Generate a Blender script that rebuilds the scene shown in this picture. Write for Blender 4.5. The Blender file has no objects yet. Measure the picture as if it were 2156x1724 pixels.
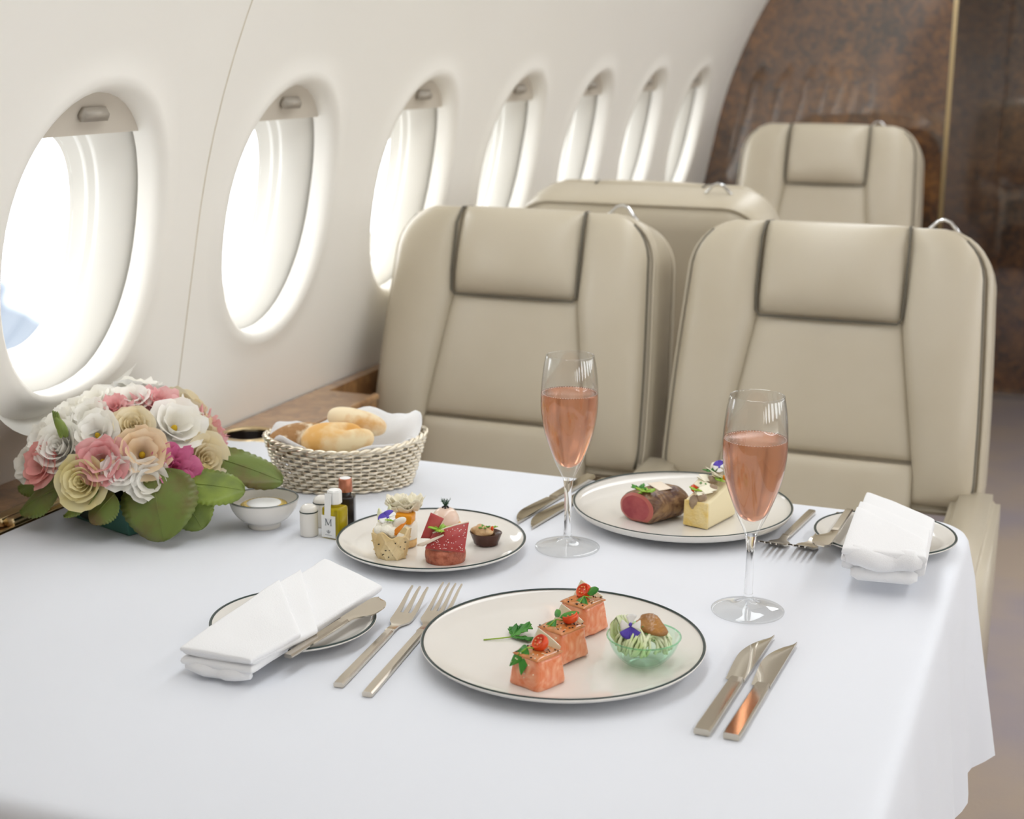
import bpy, bmesh, math, random
from mathutils import Vector, Matrix, noise
random.seed(7)
PI = math.pi
sc = bpy.context.scene
COL = sc.collection

# ------------------------------------------------------------------ camera
cam_d = bpy.data.cameras.new('camera')
cam = bpy.data.objects.new('camera', cam_d)
COL.objects.link(cam)
PITCH, ROLL, YAW = 0.23998, 0.00518, 0.37952
_cy, _sy = math.cos(YAW), math.sin(YAW)
FW = Vector((-_sy*math.cos(PITCH), _cy*math.cos(PITCH), -math.sin(PITCH)))
_r = Vector((_cy, _sy, 0)); _u = _r.cross(FW)
RT = _r*math.cos(ROLL) + _u*math.sin(ROLL)
UP = _u*math.cos(ROLL) - _r*math.sin(ROLL)
cam.matrix_world = Matrix(((RT.x, UP.x, -FW.x, 0), (RT.y, UP.y, -FW.y, 0), (RT.z, UP.z, -FW.z, 1.296), (0, 0, 0, 1)))
cam_d.sensor_width = 36
cam_d.lens = 36*3077.7/2156
cam_d.clip_start = 0.02
cam_d.dof.use_dof = True
cam_d.dof.focus_distance = 1.50
cam_d.dof.aperture_fstop = 6.3
sc.camera = cam

# ------------------------------------------------------------------ light, exposure
sc.view_settings.view_transform = 'Standard'
sc.view_settings.look = 'None'
sc.view_settings.gamma = 1
sc.view_settings.exposure = -0.2
wd = bpy.data.worlds.new('sky'); sc.world = wd; wd.use_nodes = True
nt = wd.node_tree; nt.nodes.clear()
def N(t, typ, **kw):
    n = t.nodes.new(typ)
    for k, v in kw.items(): setattr(n, k, v)
    return n
_o = N(nt, 'ShaderNodeOutputWorld'); _b = N(nt, 'ShaderNodeBackground'); _tc = N(nt, 'ShaderNodeTexCoord')
_sp = N(nt, 'ShaderNodeSeparateXYZ'); _mr = N(nt, 'ShaderNodeMapRange'); _nz = N(nt, 'ShaderNodeTexNoise')
_mx = N(nt, 'ShaderNodeMix', data_type='RGBA'); _mu = N(nt, 'ShaderNodeMath', operation='MULTIPLY'); _m2 = N(nt, 'ShaderNodeMapRange')
L = nt.links.new
L(_tc.outputs['Generated'], _sp.inputs[0]); L(_sp.outputs['Z'], _mr.inputs['Value'])
_mr.inputs['From Min'].default_value = -0.10; _mr.inputs['From Max'].default_value = -0.15
_nz.inputs['Scale'].default_value = 14; L(_tc.outputs['Generated'], _nz.inputs['Vector'])
_m2.inputs['From Min'].default_value = 0.42; _m2.inputs['From Max'].default_value = 0.56; L(_nz.outputs['Fac'], _m2.inputs['Value'])
L(_mr.outputs[0], _mu.inputs[0]); L(_m2.outputs[0], _mu.inputs[1]); L(_mu.outputs[0], _mx.inputs['Factor'])
SKY = 5.6
_mx.inputs['A'].default_value = (SKY*.94, SKY*.97, SKY*1.0, 1); _mx.inputs['B'].default_value = (.72, .84, 1.0, 1)
L(_mx.outputs['Result'], _b.inputs['Color']); L(_b.outputs[0], _o.inputs['Surface'])
def area(name, loc, rot, sx, sy, power, color=(1, 1, 1), portal=False):
    d = bpy.data.lights.new(name, 'AREA'); d.shape = 'RECTANGLE'; d.size = sx; d.size_y = sy; d.energy = power; d.color = color
    if portal: d.cycles.is_portal = True
    o = bpy.data.objects.new(name, d); COL.objects.link(o); o.location = loc; o.rotation_euler = rot
    return o
# unseen area lamps added below the ceiling to fill the cabin with light
area('added_fill_lamp', (-.50, 2.75, 1.74), (0, .25, 0), .22, 4.5, 15, (.93, .97, 1.0))
area('added_fill_lamp', (.50, 2.65, 1.74), (0, -.35, 0), .22, 4.7, 18, (.97, .98, 1.0))

# ------------------------------------------------------------------ materials
def srgb(h):
    if isinstance(h, str):
        h = h.lstrip('#'); c = [int(h[i:i+2], 16)/255 for i in (0, 2, 4)]
    else: c = h
    return tuple(x/12.92 if x <= .04045 else ((x+.055)/1.055)**2.4 for x in c) + (1,)
MATS = {}
def mat(name, color, rough=.5, metal=0, trans=0, ior=1.45, coat=0, sss=0, spec=None, color2=None, nscale=30, ndist=0, ncontrast=(.35, .65), bump=0, bscale=200, sheen=0, aniso=None, alpha=None):
    m = bpy.data.materials.new(name); m.use_nodes = True
    t = m.node_tree; p = t.nodes['Principled BSDF']
    p.inputs['Base Color'].default_value = srgb(color)
    p.inputs['Roughness'].default_value = rough; p.inputs['Metallic'].default_value = metal
    p.inputs['Transmission Weight'].default_value = trans; p.inputs['IOR'].default_value = ior
    p.inputs['Coat Weight'].default_value = coat; p.inputs['Coat Roughness'].default_value = .05
    p.inputs['Sheen Weight'].default_value = sheen
    if spec is not None: p.inputs['Specular IOR Level'].default_value = spec
    if sss: p.inputs['Subsurface Weight'].default_value = sss; p.inputs['Subsurface Radius'].default_value = (.006, .003, .002); p.inputs['Subsurface Scale'].default_value = 1
    tc = N(t, 'ShaderNodeTexCoord')
    if color2 is not None:
        nz = N(t, 'ShaderNodeTexNoise'); nz.inputs['Scale'].default_value = nscale; nz.inputs['Detail'].default_value = 5; nz.inputs['Distortion'].default_value = ndist
        t.links.new(tc.outputs['Object'], nz.inputs['Vector'])
        mr = N(t, 'ShaderNodeMapRange'); mr.inputs['From Min'].default_value = ncontrast[0]; mr.inputs['From Max'].default_value = ncontrast[1]
        t.links.new(nz.outputs['Fac'], mr.inputs['Value'])
        mx = N(t, 'ShaderNodeMix', data_type='RGBA'); mx.inputs['A'].default_value = srgb(color); mx.inputs['B'].default_value = srgb(color2)
        t.links.new(mr.outputs[0], mx.inputs['Factor']); t.links.new(mx.outputs['Result'], p.inputs['Base Color'])
    if bump:
        nb = N(t, 'ShaderNodeTexNoise'); nb.inputs['Scale'].default_value = bscale; nb.inputs['Detail'].default_value = 3
        t.links.new(tc.outputs['Object'], nb.inputs['Vector'])
        bp = N(t, 'ShaderNodeBump'); bp.inputs['Strength'].default_value = bump; bp.inputs['Distance'].default_value = .002
        t.links.new(nb.outputs['Fac'], bp.inputs['Height']); t.links.new(bp.outputs[0], p.inputs['Normal'])
    MATS[name] = m
    return m
mat('wall_cream', '#f4f0e8', .55, spec=.3)
mat('reveal_white', '#ebe8e0', .45)
mat('shade_beige', '#cfc6b8', .5)
mat('handle_grey', '#a89f92', .35)
mat('seam_tan', '#d6ccb8', .7)
mat('leather', '#cbc1ad', .34, color2='#c5baa4', nscale=5, bump=.10, bscale=900)
mat('piping_dark', '#625c50', .5)
mat('chrome', '#d8d8d8', .12, 1)
mat('gold_metal', '#d8c39a', .25, 1)
mat('cloth_white', '#e9ecf3', .85, bump=.05, bscale=1500, sheen=.15, spec=.2)
mat('napkin_white', '#f3f3f4', .9, bump=.25, bscale=700, spec=.15)
mat('porcelain', '#eae6df', .07, spec=.55)
mat('porcelain_rim', '#1f3330', .3)
mat('steel', '#c9c2b4', .09, 1)
mat('steel_brushed', '#d2cabd', .16, 1)
mat('silver_wire', '#e9e0cd', .3, 1)
mat('glass', '#ffffff', 0.0, trans=1, ior=1.48)
mat('glass_green', '#bff0d0', 0.0, trans=1, ior=1.40)
mat('rose_wine', '#f8b38c', .22, trans=.84, ior=1.33)
mat('foam_white', '#f6ddd2', .3)
mat('planter_green', '#3d6a5e', .5)
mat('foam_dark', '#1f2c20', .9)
mat('leaf_green', '#86993f', .38, color2='#66763a', nscale=25, bump=.15, bscale=120)
mat('leaf_dark', '#6c7c3a', .38, color2='#6f5a38', nscale=30, ncontrast=(.45, .75), bump=.15, bscale=120)
mat('herb_green', '#4f9a2c', .4, color2='#2f7a28', nscale=60)
mat('herb_light', '#a6c842', .4, color2='#7fb032', nscale=60)
for k, c, c2 in (('white', '#fdfbf6', '#f8f4e8'), ('cream', '#f6ecd2', '#f3e3b8'), ('pink', '#eea9ab', '#f5cfcb'), ('salmon', '#eb9d98', '#f3bdb4'), ('yellow', '#f3e9bd', '#f1e3a3'), ('peach', '#f6e2c8', '#f4d9b0'), ('magenta', '#dc6fa0', '#e893b8'), ('lpink', '#f3c3c8', '#f7dcdc')):
    pm = mat('petal_'+k, c, .6, color2=c2, nscale=40, spec=.25); t = pm.node_tree
    tl = N(t, 'ShaderNodeBsdfTranslucent'); ms_ = N(t, 'ShaderNodeMixShader'); ms_.inputs[0].default_value = .35; tl.inputs['Color'].default_value = srgb(c)
    t.links.new(t.nodes['Principled BSDF'].outputs[0], ms_.inputs[1]); t.links.new(tl.outputs[0], ms_.inputs[2]); t.links.new(ms_.outputs[0], t.nodes['Material Output'].inputs[0])
mat('stamen', '#c9a520', .7)
mat('carpet', '#b5a596', .95, color2='#a39aa0', nscale=2.2, bump=.5, bscale=150)
def burl(name, dark, mid, light, coat_ior=1.6):
    m = bpy.data.materials.new(name); m.use_nodes = True; t = m.node_tree; p = t.nodes['Principled BSDF']
    tc = N(t, 'ShaderNodeTexCoord'); n1 = N(t, 'ShaderNodeTexNoise'); n2 = N(t, 'ShaderNodeTexNoise'); cr = N(t, 'ShaderNodeValToRGB')
    n1.inputs['Scale'].default_value = 3.2; n1.inputs['Detail'].default_value = 8; n1.inputs['Distortion'].default_value = 1.2
    n2.inputs['Scale'].default_value = 38; n2.inputs['Detail'].default_value = 6; n2.inputs['Distortion'].default_value = .8
    ma = N(t, 'ShaderNodeMath', operation='ADD'); mb = N(t, 'ShaderNodeMath', operation='MULTIPLY'); mb.inputs[1].default_value = .5
    t.links.new(tc.outputs['Object'], n1.inputs['Vector']); t.links.new(tc.outputs['Object'], n2.inputs['Vector'])
    t.links.new(n1.outputs['Fac'], ma.inputs[0]); t.links.new(n2.outputs['Fac'], ma.inputs[1]); t.links.new(ma.outputs[0], mb.inputs[0]); t.links.new(mb.outputs[0], cr.inputs['Fac'])
    cr.color_ramp.elements[0].position = .38; cr.color_ramp.elements[0].color = srgb(dark)
    cr.color_ramp.elements[1].position = .64; cr.color_ramp.elements[1].color = srgb(light)
    e = cr.color_ramp.elements.new(.5); e.color = srgb(mid)
    t.links.new(cr.outputs['Color'], p.inputs['Base Color'])
    p.inputs['Roughness'].default_value = .35; p.inputs['Coat Weight'].default_value = 1; p.inputs['Coat Roughness'].default_value = .03; p.inputs['Coat IOR'].default_value = coat_ior
    nw = N(t, 'ShaderNodeTexNoise'); nw.inputs['Scale'].default_value = 7; t.links.new(tc.outputs['Object'], nw.inputs['Vector'])
    bp = N(t, 'ShaderNodeBump'); bp.inputs['Strength'].default_value = .05; bp.inputs['Distance'].default_value = .01
    t.links.new(nw.outputs['Fac'], bp.inputs['Height']); t.links.new(bp.outputs[0], p.inputs['Coat Normal'])
    MATS[name] = m
burl('burl_wood', '#2c190d', '#5c391d', '#87592b', 2.1)
burl('ledge_wood', '#7a5535', '#a3764a', '#c19562')
def pane_mat():
    m = bpy.data.materials.new('window_acrylic'); m.use_nodes = True; t = m.node_tree; t.nodes.clear()
    o = N(t, 'ShaderNodeOutputMaterial'); mx = N(t, 'ShaderNodeMixShader'); tr = N(t, 'ShaderNodeBsdfTransparent'); gl = N(t, 'ShaderNodeBsdfGlossy')
    gl.inputs['Roughness'].default_value = .02; mx.inputs[0].default_value = .05
    t.links.new(tr.outputs[0], mx.inputs[1]); t.links.new(gl.outputs[0], mx.inputs[2]); t.links.new(mx.outputs[0], o.inputs[0])
    MATS['window_acrylic'] = m
pane_mat()
def clear_mat(name, tint, base=.035, top=.75, powr=4, rough=0.0):
    m = bpy.data.materials.new(name); m.use_nodes = True; t = m.node_tree; t.nodes.clear()
    o = N(t, 'ShaderNodeOutputMaterial'); mx = N(t, 'ShaderNodeMixShader'); tr = N(t, 'ShaderNodeBsdfTransparent'); gl = N(t, 'ShaderNodeBsdfGlossy'); lw = N(t, 'ShaderNodeLayerWeight')
    tr.inputs['Color'].default_value = tint; gl.inputs['Roughness'].default_value = rough
    pw = N(t, 'ShaderNodeMath', operation='POWER'); pw.inputs[1].default_value = powr; lw.inputs['Blend'].default_value = .5
    mr = N(t, 'ShaderNodeMapRange'); mr.inputs['To Min'].default_value = base; mr.inputs['To Max'].default_value = top
    t.links.new(lw.outputs['Facing'], pw.inputs[0]); t.links.new(pw.outputs[0], mr.inputs['Value']); t.links.new(mr.outputs[0], mx.inputs[0])
    t.links.new(tr.outputs[0], mx.inputs[1]); t.links.new(gl.outputs[0], mx.inputs[2]); t.links.new(mx.outputs[0], o.inputs[0])
    MATS[name] = m
clear_mat('thin_glass', (.985, .99, .99, 1), .06, .85, 3.2); clear_mat('thin_glass_green', (.90, .99, .94, 1), .05, .5)
# food
mat('salmon', '#e8804f', .22, color2='#f7b08a', nscale=42, ndist=2.5, coat=.4, sss=.1, bump=.2, bscale=140)
mat('glaze', '#a8682c', .15, color2='#dd8d52', nscale=70, coat=.6, bump=.3, bscale=200)
mat('sesame_black', '#1c1a18', .35); mat('sesame_white', '#efdcbb', .4)
mat('tomato', '#dd3413', .15, color2='#e65a22', nscale=60); mat('tomato_seed', '#f0b070', .2)
mat('daikon', '#efeccf', .25, trans=.25, sss=.1)
mat('noodle', '#f0f3d2', .22, color2='#cfe09a', nscale=60, spec=.6)
mat('sauce_brown', '#8f5f2c', .2, color2='#b37f42', nscale=60, bump=.5, bscale=300)
mat('pansy_purple', '#4d3aa5', .6, color2='#6650c2', nscale=80); mat('pansy_white', '#f4f2ee', .6)
mat('bread_brown', '#a67c50', .85, color2='#ead8ba', nscale=45, ncontrast=(.5, .62), bump=1, bscale=160)
mat('bread_gold', '#e2ae62', .6, color2='#f5e2b8', nscale=24, ncontrast=(.4, .6), bump=.1, bscale=60)
mat('bread_pale', '#f0deba', .7, color2='#d9a868', nscale=30, ncontrast=(.48, .66))
mat('gold_foil', '#d9bd62', .22, 1, bump=.6, bscale=500); mat('paper_white', '#f5f5f3', .35)
mat('oil', '#d6c01c', .04, trans=.55, ior=1.3); mat('vinegar', '#2a2320', .06); mat('copper', '#b5745a', .3, .6); mat('ink', '#5a6068', .6)
mat('waffle', '#e6c88c', .7, color2='#f0deb4', nscale=30)
mat('cauliflower', '#f8f3e4', .7, bump=.4, bscale=600); mat('carrot', '#e98a1e', .3); mat('endive', '#eef0c8', .4)
mat('biscuit', '#d8a865', .8, color2='#e9c288', nscale=90, bump=.5, bscale=400); mat('panna', '#f4f0e4', .3); mat('orange_jelly', '#f3a012', .12, coat=.5); mat('cheese', '#f6efd8', .6)
mat('mousse', '#eed2bf', .22, coat=.4); mat('dill', '#2f5a3c', .6); mat('caviar', '#23222c', .1)
mat('tartare', '#93452f', .4, color2='#c7785c', nscale=120, bump=1, bscale=300); mat('bresaola', '#a93a3a', .4, color2='#c05550', nscale=50); mat('crumb_white', '#f7e6e2', .6); mat('fat', '#f1e2cf', .4)
mat('chocolate', '#4a2a1e', .25); mat('custard', '#d8b88a', .3, color2='#c79a66', nscale=80, bump=.5, bscale=200)
mat('steak_crust', '#55372c', .35, color2='#9a7a58', nscale=35, ndist=3, bump=.6, bscale=160); mat('steak_red', '#9a3a44', .3, color2='#b55a5c', nscale=50, sss=.1); mat('steak_pink', '#b8665c', .35)
mat('polenta', '#efcf78', .7, color2='#f5e0a6', nscale=70, bump=.6, bscale=400); mat('mushroom', '#8f7a66', .5, color2='#b39b80', nscale=80); mat('pale_bread', '#f2e4bd', .7)

# ------------------------------------------------------------------ mesh helpers
def mk(name, V, F, m, parent=None, smooth=True, loc=None, rot=None, fm=None, sub=0, solid=0, bevel=0):
    me = bpy.data.meshes.new(name)
    me.from_pydata([tuple(v) for v in V], [], F)
    ms = m if isinstance(m, (list, tuple)) else [m]
    for x in ms: me.materials.append(MATS[x])
    if fm: me.polygons.foreach_set('material_index', fm)
    me.polygons.foreach_set('use_smooth', [smooth]*len(me.polygons))
    me.update()
    o = bpy.data.objects.new(name, me); COL.objects.link(o)
    if parent: o.parent = parent
    if loc is not None: o.location = loc
    if rot is not None: o.rotation_euler = rot
    if solid: md = o.modifiers.new('thick', 'SOLIDIFY'); md.thickness = solid; md.offset = 0
    if bevel: md = o.modifiers.new('edge', 'BEVEL'); md.width = bevel; md.segments = 2; md.limit_method = 'ANGLE'
    if sub: md = o.modifiers.new('smooth', 'SUBSURF'); md.levels = sub; md.render_levels = sub
    return o
def sharp(o, deg=35):
    o.data.set_sharp_from_angle(angle=math.radians(deg)); return o
def thing(name, label, cat, loc=(0, 0, 0), rz=0, group=None):
    o = bpy.data.objects.new(name, None); COL.objects.link(o); o.empty_display_size = .02
    o.location = loc; o.rotation_euler = (0, 0, rz); o['label'] = label; o['category'] = cat
    if group: o['group'] = group
    return o
def tag(o, label, cat, group=None, kind=None):
    o['label'] = label; o['category'] = cat
    if group: o['group'] = group
    if kind: o['kind'] = kind
    return o
def join(*vfs):
    V, F = [], []
    for v, f in vfs:
        n = len(V); V += [Vector(p) for p in v]; F += [tuple(i+n for i in q) for q in f]
    return V, F
def xf(vf, M): return [M @ Vector(p) for p in vf[0]], vf[1]
def tr(vf, x=0, y=0, z=0, rx=0, ry=0, rz=0, s=1):
    M = Matrix.Translation((x, y, z)) @ Matrix.Rotation(rz, 4, 'Z') @ Matrix.Rotation(ry, 4, 'Y') @ Matrix.Rotation(rx, 4, 'X')
    if s != 1: M = M @ (Matrix.Scale(s, 4) if not isinstance(s, tuple) else Matrix.Diagonal((*s, 1)))
    return xf(vf, M)
def grid(nu, nv, fn, cu=False, cv=False):
    V = [Vector(fn(i/(nu if cu else nu-1), j/(nv if cv else nv-1))) for j in range(nv) for i in range(nu)]
    F = []
    for j in range(nv if cv else nv-1):
        for i in range(nu if cu else nu-1):
            a, b = i, (i+1) % nu; c, d = j, (j+1) % nv
            F.append((c*nu+a, c*nu+b, d*nu+b, d*nu+a))
    return V, F
def lathe(prof, n=48, sx=1, sy=1):
    V, F, idx = [], [], []
    for r, z in prof:
        if r <= 1e-6: idx.append([len(V)]); V.append(Vector((0, 0, z)))
        else:
            idx.append(list(range(len(V), len(V)+n)))
            V += [Vector((r*sx*math.cos(2*PI*k/n), r*sy*math.sin(2*PI*k/n), z)) for k in range(n)]
    for A, B in zip(idx, idx[1:]):
        for k in range(n):
            k2 = (k+1) % n
            if len(A) == 1 and len(B) == 1: continue
            if len(A) == 1: F.append((A[0], B[k2], B[k]))
            elif len(B) == 1: F.append((A[k], A[k2], B[0]))
            else: F.append((A[k], A[k2], B[k2], B[k]))
    return V, F
def smoothp(pts, n=6):
    out = []
    P = [Vector((a, b, 0)) for a, b in pts]
    for i in range(len(P)-1):
        p0, p1, p2, p3 = P[max(i-1, 0)], P[i], P[i+1], P[min(i+2, len(P)-1)]
        for k in range(n):
            t = k/n
            q = .5*((2*p1)+(p2-p0)*t+(2*p0-5*p1+4*p2-p3)*t*t+(3*p1-p0-3*p2+p3)*t**3)
            out.append((max(q.x, 0), q.y))
    out.append(pts[-1]); return out
def tube(path, r, n=8, closed=False, cap=True):
    P = [Vector(p) for p in path]; m = len(P)
    R = r if isinstance(r, (list, tuple)) else [r]*m
    V, F = [], []; up = None
    for i in range(m):
        t = (P[(i+1) % m]-P[i-1]) if closed else (P[min(i+1, m-1)]-P[max(i-1, 0)])
        if t.length < 1e-9: t = Vector((0, 0, 1))
        t.normalize()
        if up is None:
            up = Vector((0, 0, 1)) if abs(t.z) < .9 else Vector((1, 0, 0))
        a = up - t*up.dot(t)
        if a.length < 1e-6: a = t.orthogonal()
        a.normalize(); up = a; b = t.cross(a)
        V += [P[i] + (a*math.cos(2*PI*k/n)+b*math.sin(2*PI*k/n))*R[i] for k in range(n)]
    for i in range(m if closed else m-1):
        j = (i+1) % m
        for k in range(n): F.append((i*n+k, i*n+(k+1) % n, j*n+(k+1) % n, j*n+k))
    if cap and not closed:
        F.append(tuple(reversed(range(n)))); F.append(tuple(range((m-1)*n, m*n)))
    return V, F
def bm_out(bm):
    bm.verts.index_update()
    V = [v.co.copy() for v in bm.verts]; F = [tuple(v.index for v in f.verts) for f in bm.faces]; bm.free(); return V, F
def box(sx, sy, sz, bev=0, seg=2, taper=1):
    bm = bmesh.new(); bmesh.ops.create_cube(bm, size=1)
    for v in bm.verts:
        k = taper if v.co.z > 0 else 1
        v.co = Vector((v.co.x*sx*k, v.co.y*sy*k, v.co.z*sz))
    if bev: bmesh.ops.bevel(bm, geom=bm.edges[:], offset=bev, segments=seg, affect='EDGES', profile=.5)
    return bm_out(bm)
def prism(pts, z0, z1, bev=0, seg=2):
    bm = bmesh.new()
    A = [bm.verts.new((p[0], p[1], z0)) for p in pts]; B = [bm.verts.new((p[0], p[1], z1)) for p in pts]
    n = len(pts)
    bm.faces.new(list(reversed(A))); bm.faces.new(B)
    for i in range(n): bm.faces.new((A[i], A[(i+1) % n], B[(i+1) % n], B[i]))
    bmesh.ops.recalc_face_normals(bm, faces=bm.faces[:])
    if bev: bmesh.ops.bevel(bm, geom=[e for e in bm.edges if abs(e.verts[0].co.z-e.verts[1].co.z) < 1e-7], offset=bev, segments=seg, affect='EDGES')
    return bm_out(bm)
def blob(rx, ry, rz, n=24, e=2, amp=0, sc_=20, seed=0, flat=None):
    def f(u, v):
        th = 2*PI*u; ph = PI*(v-.5)*.9999
        s = lambda x: math.copysign(abs(x)**(2/e), x)
        p = Vector((s(math.cos(ph))*s(math.cos(th)), s(math.cos(ph))*s(math.sin(th)), s(math.sin(ph))))
        if amp:
            q = Vector((p.x*rx, p.y*ry, p.z*rz))*sc_ + Vector((seed*7.1, seed*3.3, 0)); p *= 1+amp*noise.noise(q)
        z = p.z*rz
        if flat is not None and z < flat: z = flat
        return (p.x*rx, p.y*ry, z)
    return grid(n, n//2+1, f, cu=True)
def puff(P, Nv, tt, tb, e=4, nu=18, nv=18):
    """cushion: four-sided patch P(a,b), swelling tt along Nv above and tb below"""
    def prof(a): return max(0, 1-abs(2*a-1)**e)**(1/e)
    cs = lambda i, n: .5-.5*math.cos(PI*i/(n-1))
    V, F, top, bot = [], [], {}, {}
    for j in range(nv):
        for i in range(nu):
            a, b = cs(i, nu), cs(j, nv); p = Vector(P(a, b)); f = prof(a)*prof(b); n = Nv(a, b) if callable(Nv) else Nv
            top[i, j] = len(V); V.append(p+n*tt*f)
            if i in (0, nu-1) or j in (0, nv-1): bot[i, j] = top[i, j]
            else: bot[i, j] = len(V); V.append(p-n*tb*f)
    for j in range(nv-1):
        for i in range(nu-1):
            F.append((top[i, j], top[i+1, j], top[i+1, j+1], top[i, j+1]))
            F.append((bot[i, j], bot[i, j+1], bot[i+1, j+1], bot[i+1, j]))
    return V, F
def quad(a, b, c, d):
    a, b, c, d = map(Vector, (a, b, c, d))
    return lambda s, t: (a*(1-s)+b*s)*(1-t)+(d*(1-s)+c*s)*t
TZ = 0.74

# ------------------------------------------------------------------ cabin shell
PITCHY, Y1, ZC, WA, WB, WE = .4605, 1.4595, 1.062, .167, .209, 2.15
def sstep(a, b, x):
    t = min(1, max(0, (x-a)/(b-a))); return t*t*(3-2*t)
def WX(z, y=9):
    x = -1.145+.2*(z-1.064)
    if z > 1.064: x += .45*(z-1.064)**2
    return x - .105*sstep(1.66, 1.58, y)*sstep(.90, .735, z)
def sup(t, a, b):
    c, s = math.cos(t), math.sin(t)
    return a*math.copysign(abs(c)**(2/WE), c), b*math.copysign(abs(s)**(2/WE), s)
LIP = [(-.024, -.030), (-.023, -.012), (-.020, .000), (-.012, .006), (-.002, .004), (.014, .0)]
def bay(yc, z0=.735, z1=1.42, lip=LIP):
    hy = PITCHY/2
    bd = [(-hy+2*hy*i/12, z0-ZC) for i in range(12)] + [(hy, z0-ZC+(z1-z0)*i/16) for i in range(16)] + [(hy-2*hy*i/12, z1-ZC) for i in range(12)] + [(-hy, z1-ZC-(z1-z0)*i/16) for i in range(16)]
    n = len(bd); V, F = [], []
    rings = []
    for d, x in lip:
        r = []
        for y, z in bd:
            t = math.atan2(z/(.33), y/hy); ey, ez = sup(t, WA+d, WB+d); r.append((ey, ez, x))
        rings.append(r)
    for w in (.12, .3, .55, .78, 1):
        r = []
        for y, z in bd:
            t = math.atan2(z/.33, y/hy); ey, ez = sup(t, WA+.014, WB+.014)
            r.append((ey+(y-ey)*w, ez+(z-ez)*w, 0))
        rings.append(r)
    for r in rings:
        for y, z, x in r: V.append(Vector((WX(ZC+z, yc+y)+x, yc+y, ZC+z)))
    for j in range(len(rings)-1):
        for k in range(n): F.append((j*n+k, j*n+(k+1) % n, (j+1)*n+(k+1) % n, (j+1)*n+k))
    return V, F
YB0, YB1 = Y1-4.5*PITCHY, 4.6
def blank(k):
    y0 = Y1+(k-.5)*PITCHY; return grid(13, 17, lambda u, v: (WX(.735+(1.42-.735)*v, y0+PITCHY*u), y0+PITCHY*u, .735+(1.42-.735)*v))
def strip(zs, y0, y1, ny=24, fx=WX):
    return grid(ny, len(zs), lambda u, v: (fx(zs[round(v*(len(zs)-1))], y0+(y1-y0)*u), y0+(y1-y0)*u, zs[round(v*(len(zs)-1))]))
def weld(vf, d=1e-4):
    bm = bmesh.new(); vs = [bm.verts.new(v) for v in vf[0]]
    for f in vf[1]:
        try: bm.faces.new([vs[i] for i in f])
        except ValueError: pass
    bmesh.ops.remove_doubles(bm, verts=bm.verts[:], dist=d); bmesh.ops.recalc_face_normals(bm, faces=bm.faces[:])
    return bm_out(bm)
zl = [.0, .25, .5, .65, .735]; zu = [1.42, 1.5, 1.56]
yend = Y1+6.5*PITCHY
wall = weld(join(*[bay(Y1+k*PITCHY) if k >= 0 else blank(k) for k in range(-4, 7)], strip(zl, YB0, yend, 40), strip(zu, YB0, yend, 24),
                 strip([.735+(1.42-.735)*i/12 for i in range(13)], yend, 4.62, 4), strip(zl, yend, 4.62, 3), strip(zu, yend, 4.62, 3)))
def struct(o, label, cat):
    o['kind'] = 'structure'; return tag(o, label, cat)
struct(mk('wall_left', *wall, 'wall_cream'), 'curved cream cabin side wall with a row of oval windows', 'wall')
mir = lambda vf: ([Vector((-v.x, v.y, v.z)) for v in vf[0]], [tuple(reversed(f)) for f in vf[1]])
wr = join(*[bay(Y1+k*PITCHY) for k in range(-4, 7)], strip(zl, YB0, yend, 3, lambda z, y: WX(z)), strip(zu, YB0, 5.9, 3), strip([0, .5, .735, 1, 1.2, 1.42], yend, 5.9, 3, lambda z, y: WX(z)))
struct(mk('wall_right', *mir(weld(wr)), 'wall_cream'), 'curved cream side wall across the aisle from the table', 'wall')
def arch(u, v):
    a = PI*u; xw = -WX(1.56); return (-xw*math.copysign(abs(math.cos(a))**.9, math.cos(a)), YB0+(5.9-YB0)*v, 1.56+.28*math.sin(a)**.8)
struct(mk('ceiling', *grid(24, 6, arch), 'wall_cream'), 'arched cream cabin ceiling above the seats', 'ceiling')
struct(mk('floor', *tr(box(3.0, 6.6, .04), 0, 2.65, -.02), 'carpet', smooth=False), 'greyish beige striped carpet along the aisle', 'floor')
struct(mk('wall_rear', *tr(box(2.9, .04, 1.95), 0, YB0-.02, .93), 'wall_cream', smooth=False), 'cream bulkhead closing the cabin behind the diners', 'wall')
# burl bulkhead: panel beside the seats, its return along the doorway and the panel beyond
def bulk(x0, x1, y0, y1): return tr(box(x1-x0, y1-y0, 1.9, .004), (x0+x1)/2, (y0+y1)/2, .95)
struct(mk('wall_back', *join(bulk(-1.32, -.44, 4.6, 4.65), bulk(-.49, -.44, 4.62, 5.85), bulk(-.5, 1.25, 5.85, 5.9)), 'burl_wood', smooth=False), 'glossy dark burl wood bulkhead at the end of the cabin', 'wall')
struct(mk('trim_1', *tr(box(.012, .006, 1.9), -.442, 4.597, .95), 'gold_metal', smooth=False), 'thin upright metal edge strip on the burl bulkhead', 'trim')
struct(mk('trim_2', *tr(box(1.7, .03, .02), .4, 5.83, .012), 'chrome', smooth=False), 'pale metal threshold at the foot of the far panel', 'trim')
seam = [(WX(z, 1.705)+.0003, 1.705, z) for z in [.74+.05*i for i in range(16)]]
struct(mk('trim_3', *tube(seam, .0008, 6), 'seam_tan'), 'thin tan joint line between two cream wall panels', 'trim')
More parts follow.
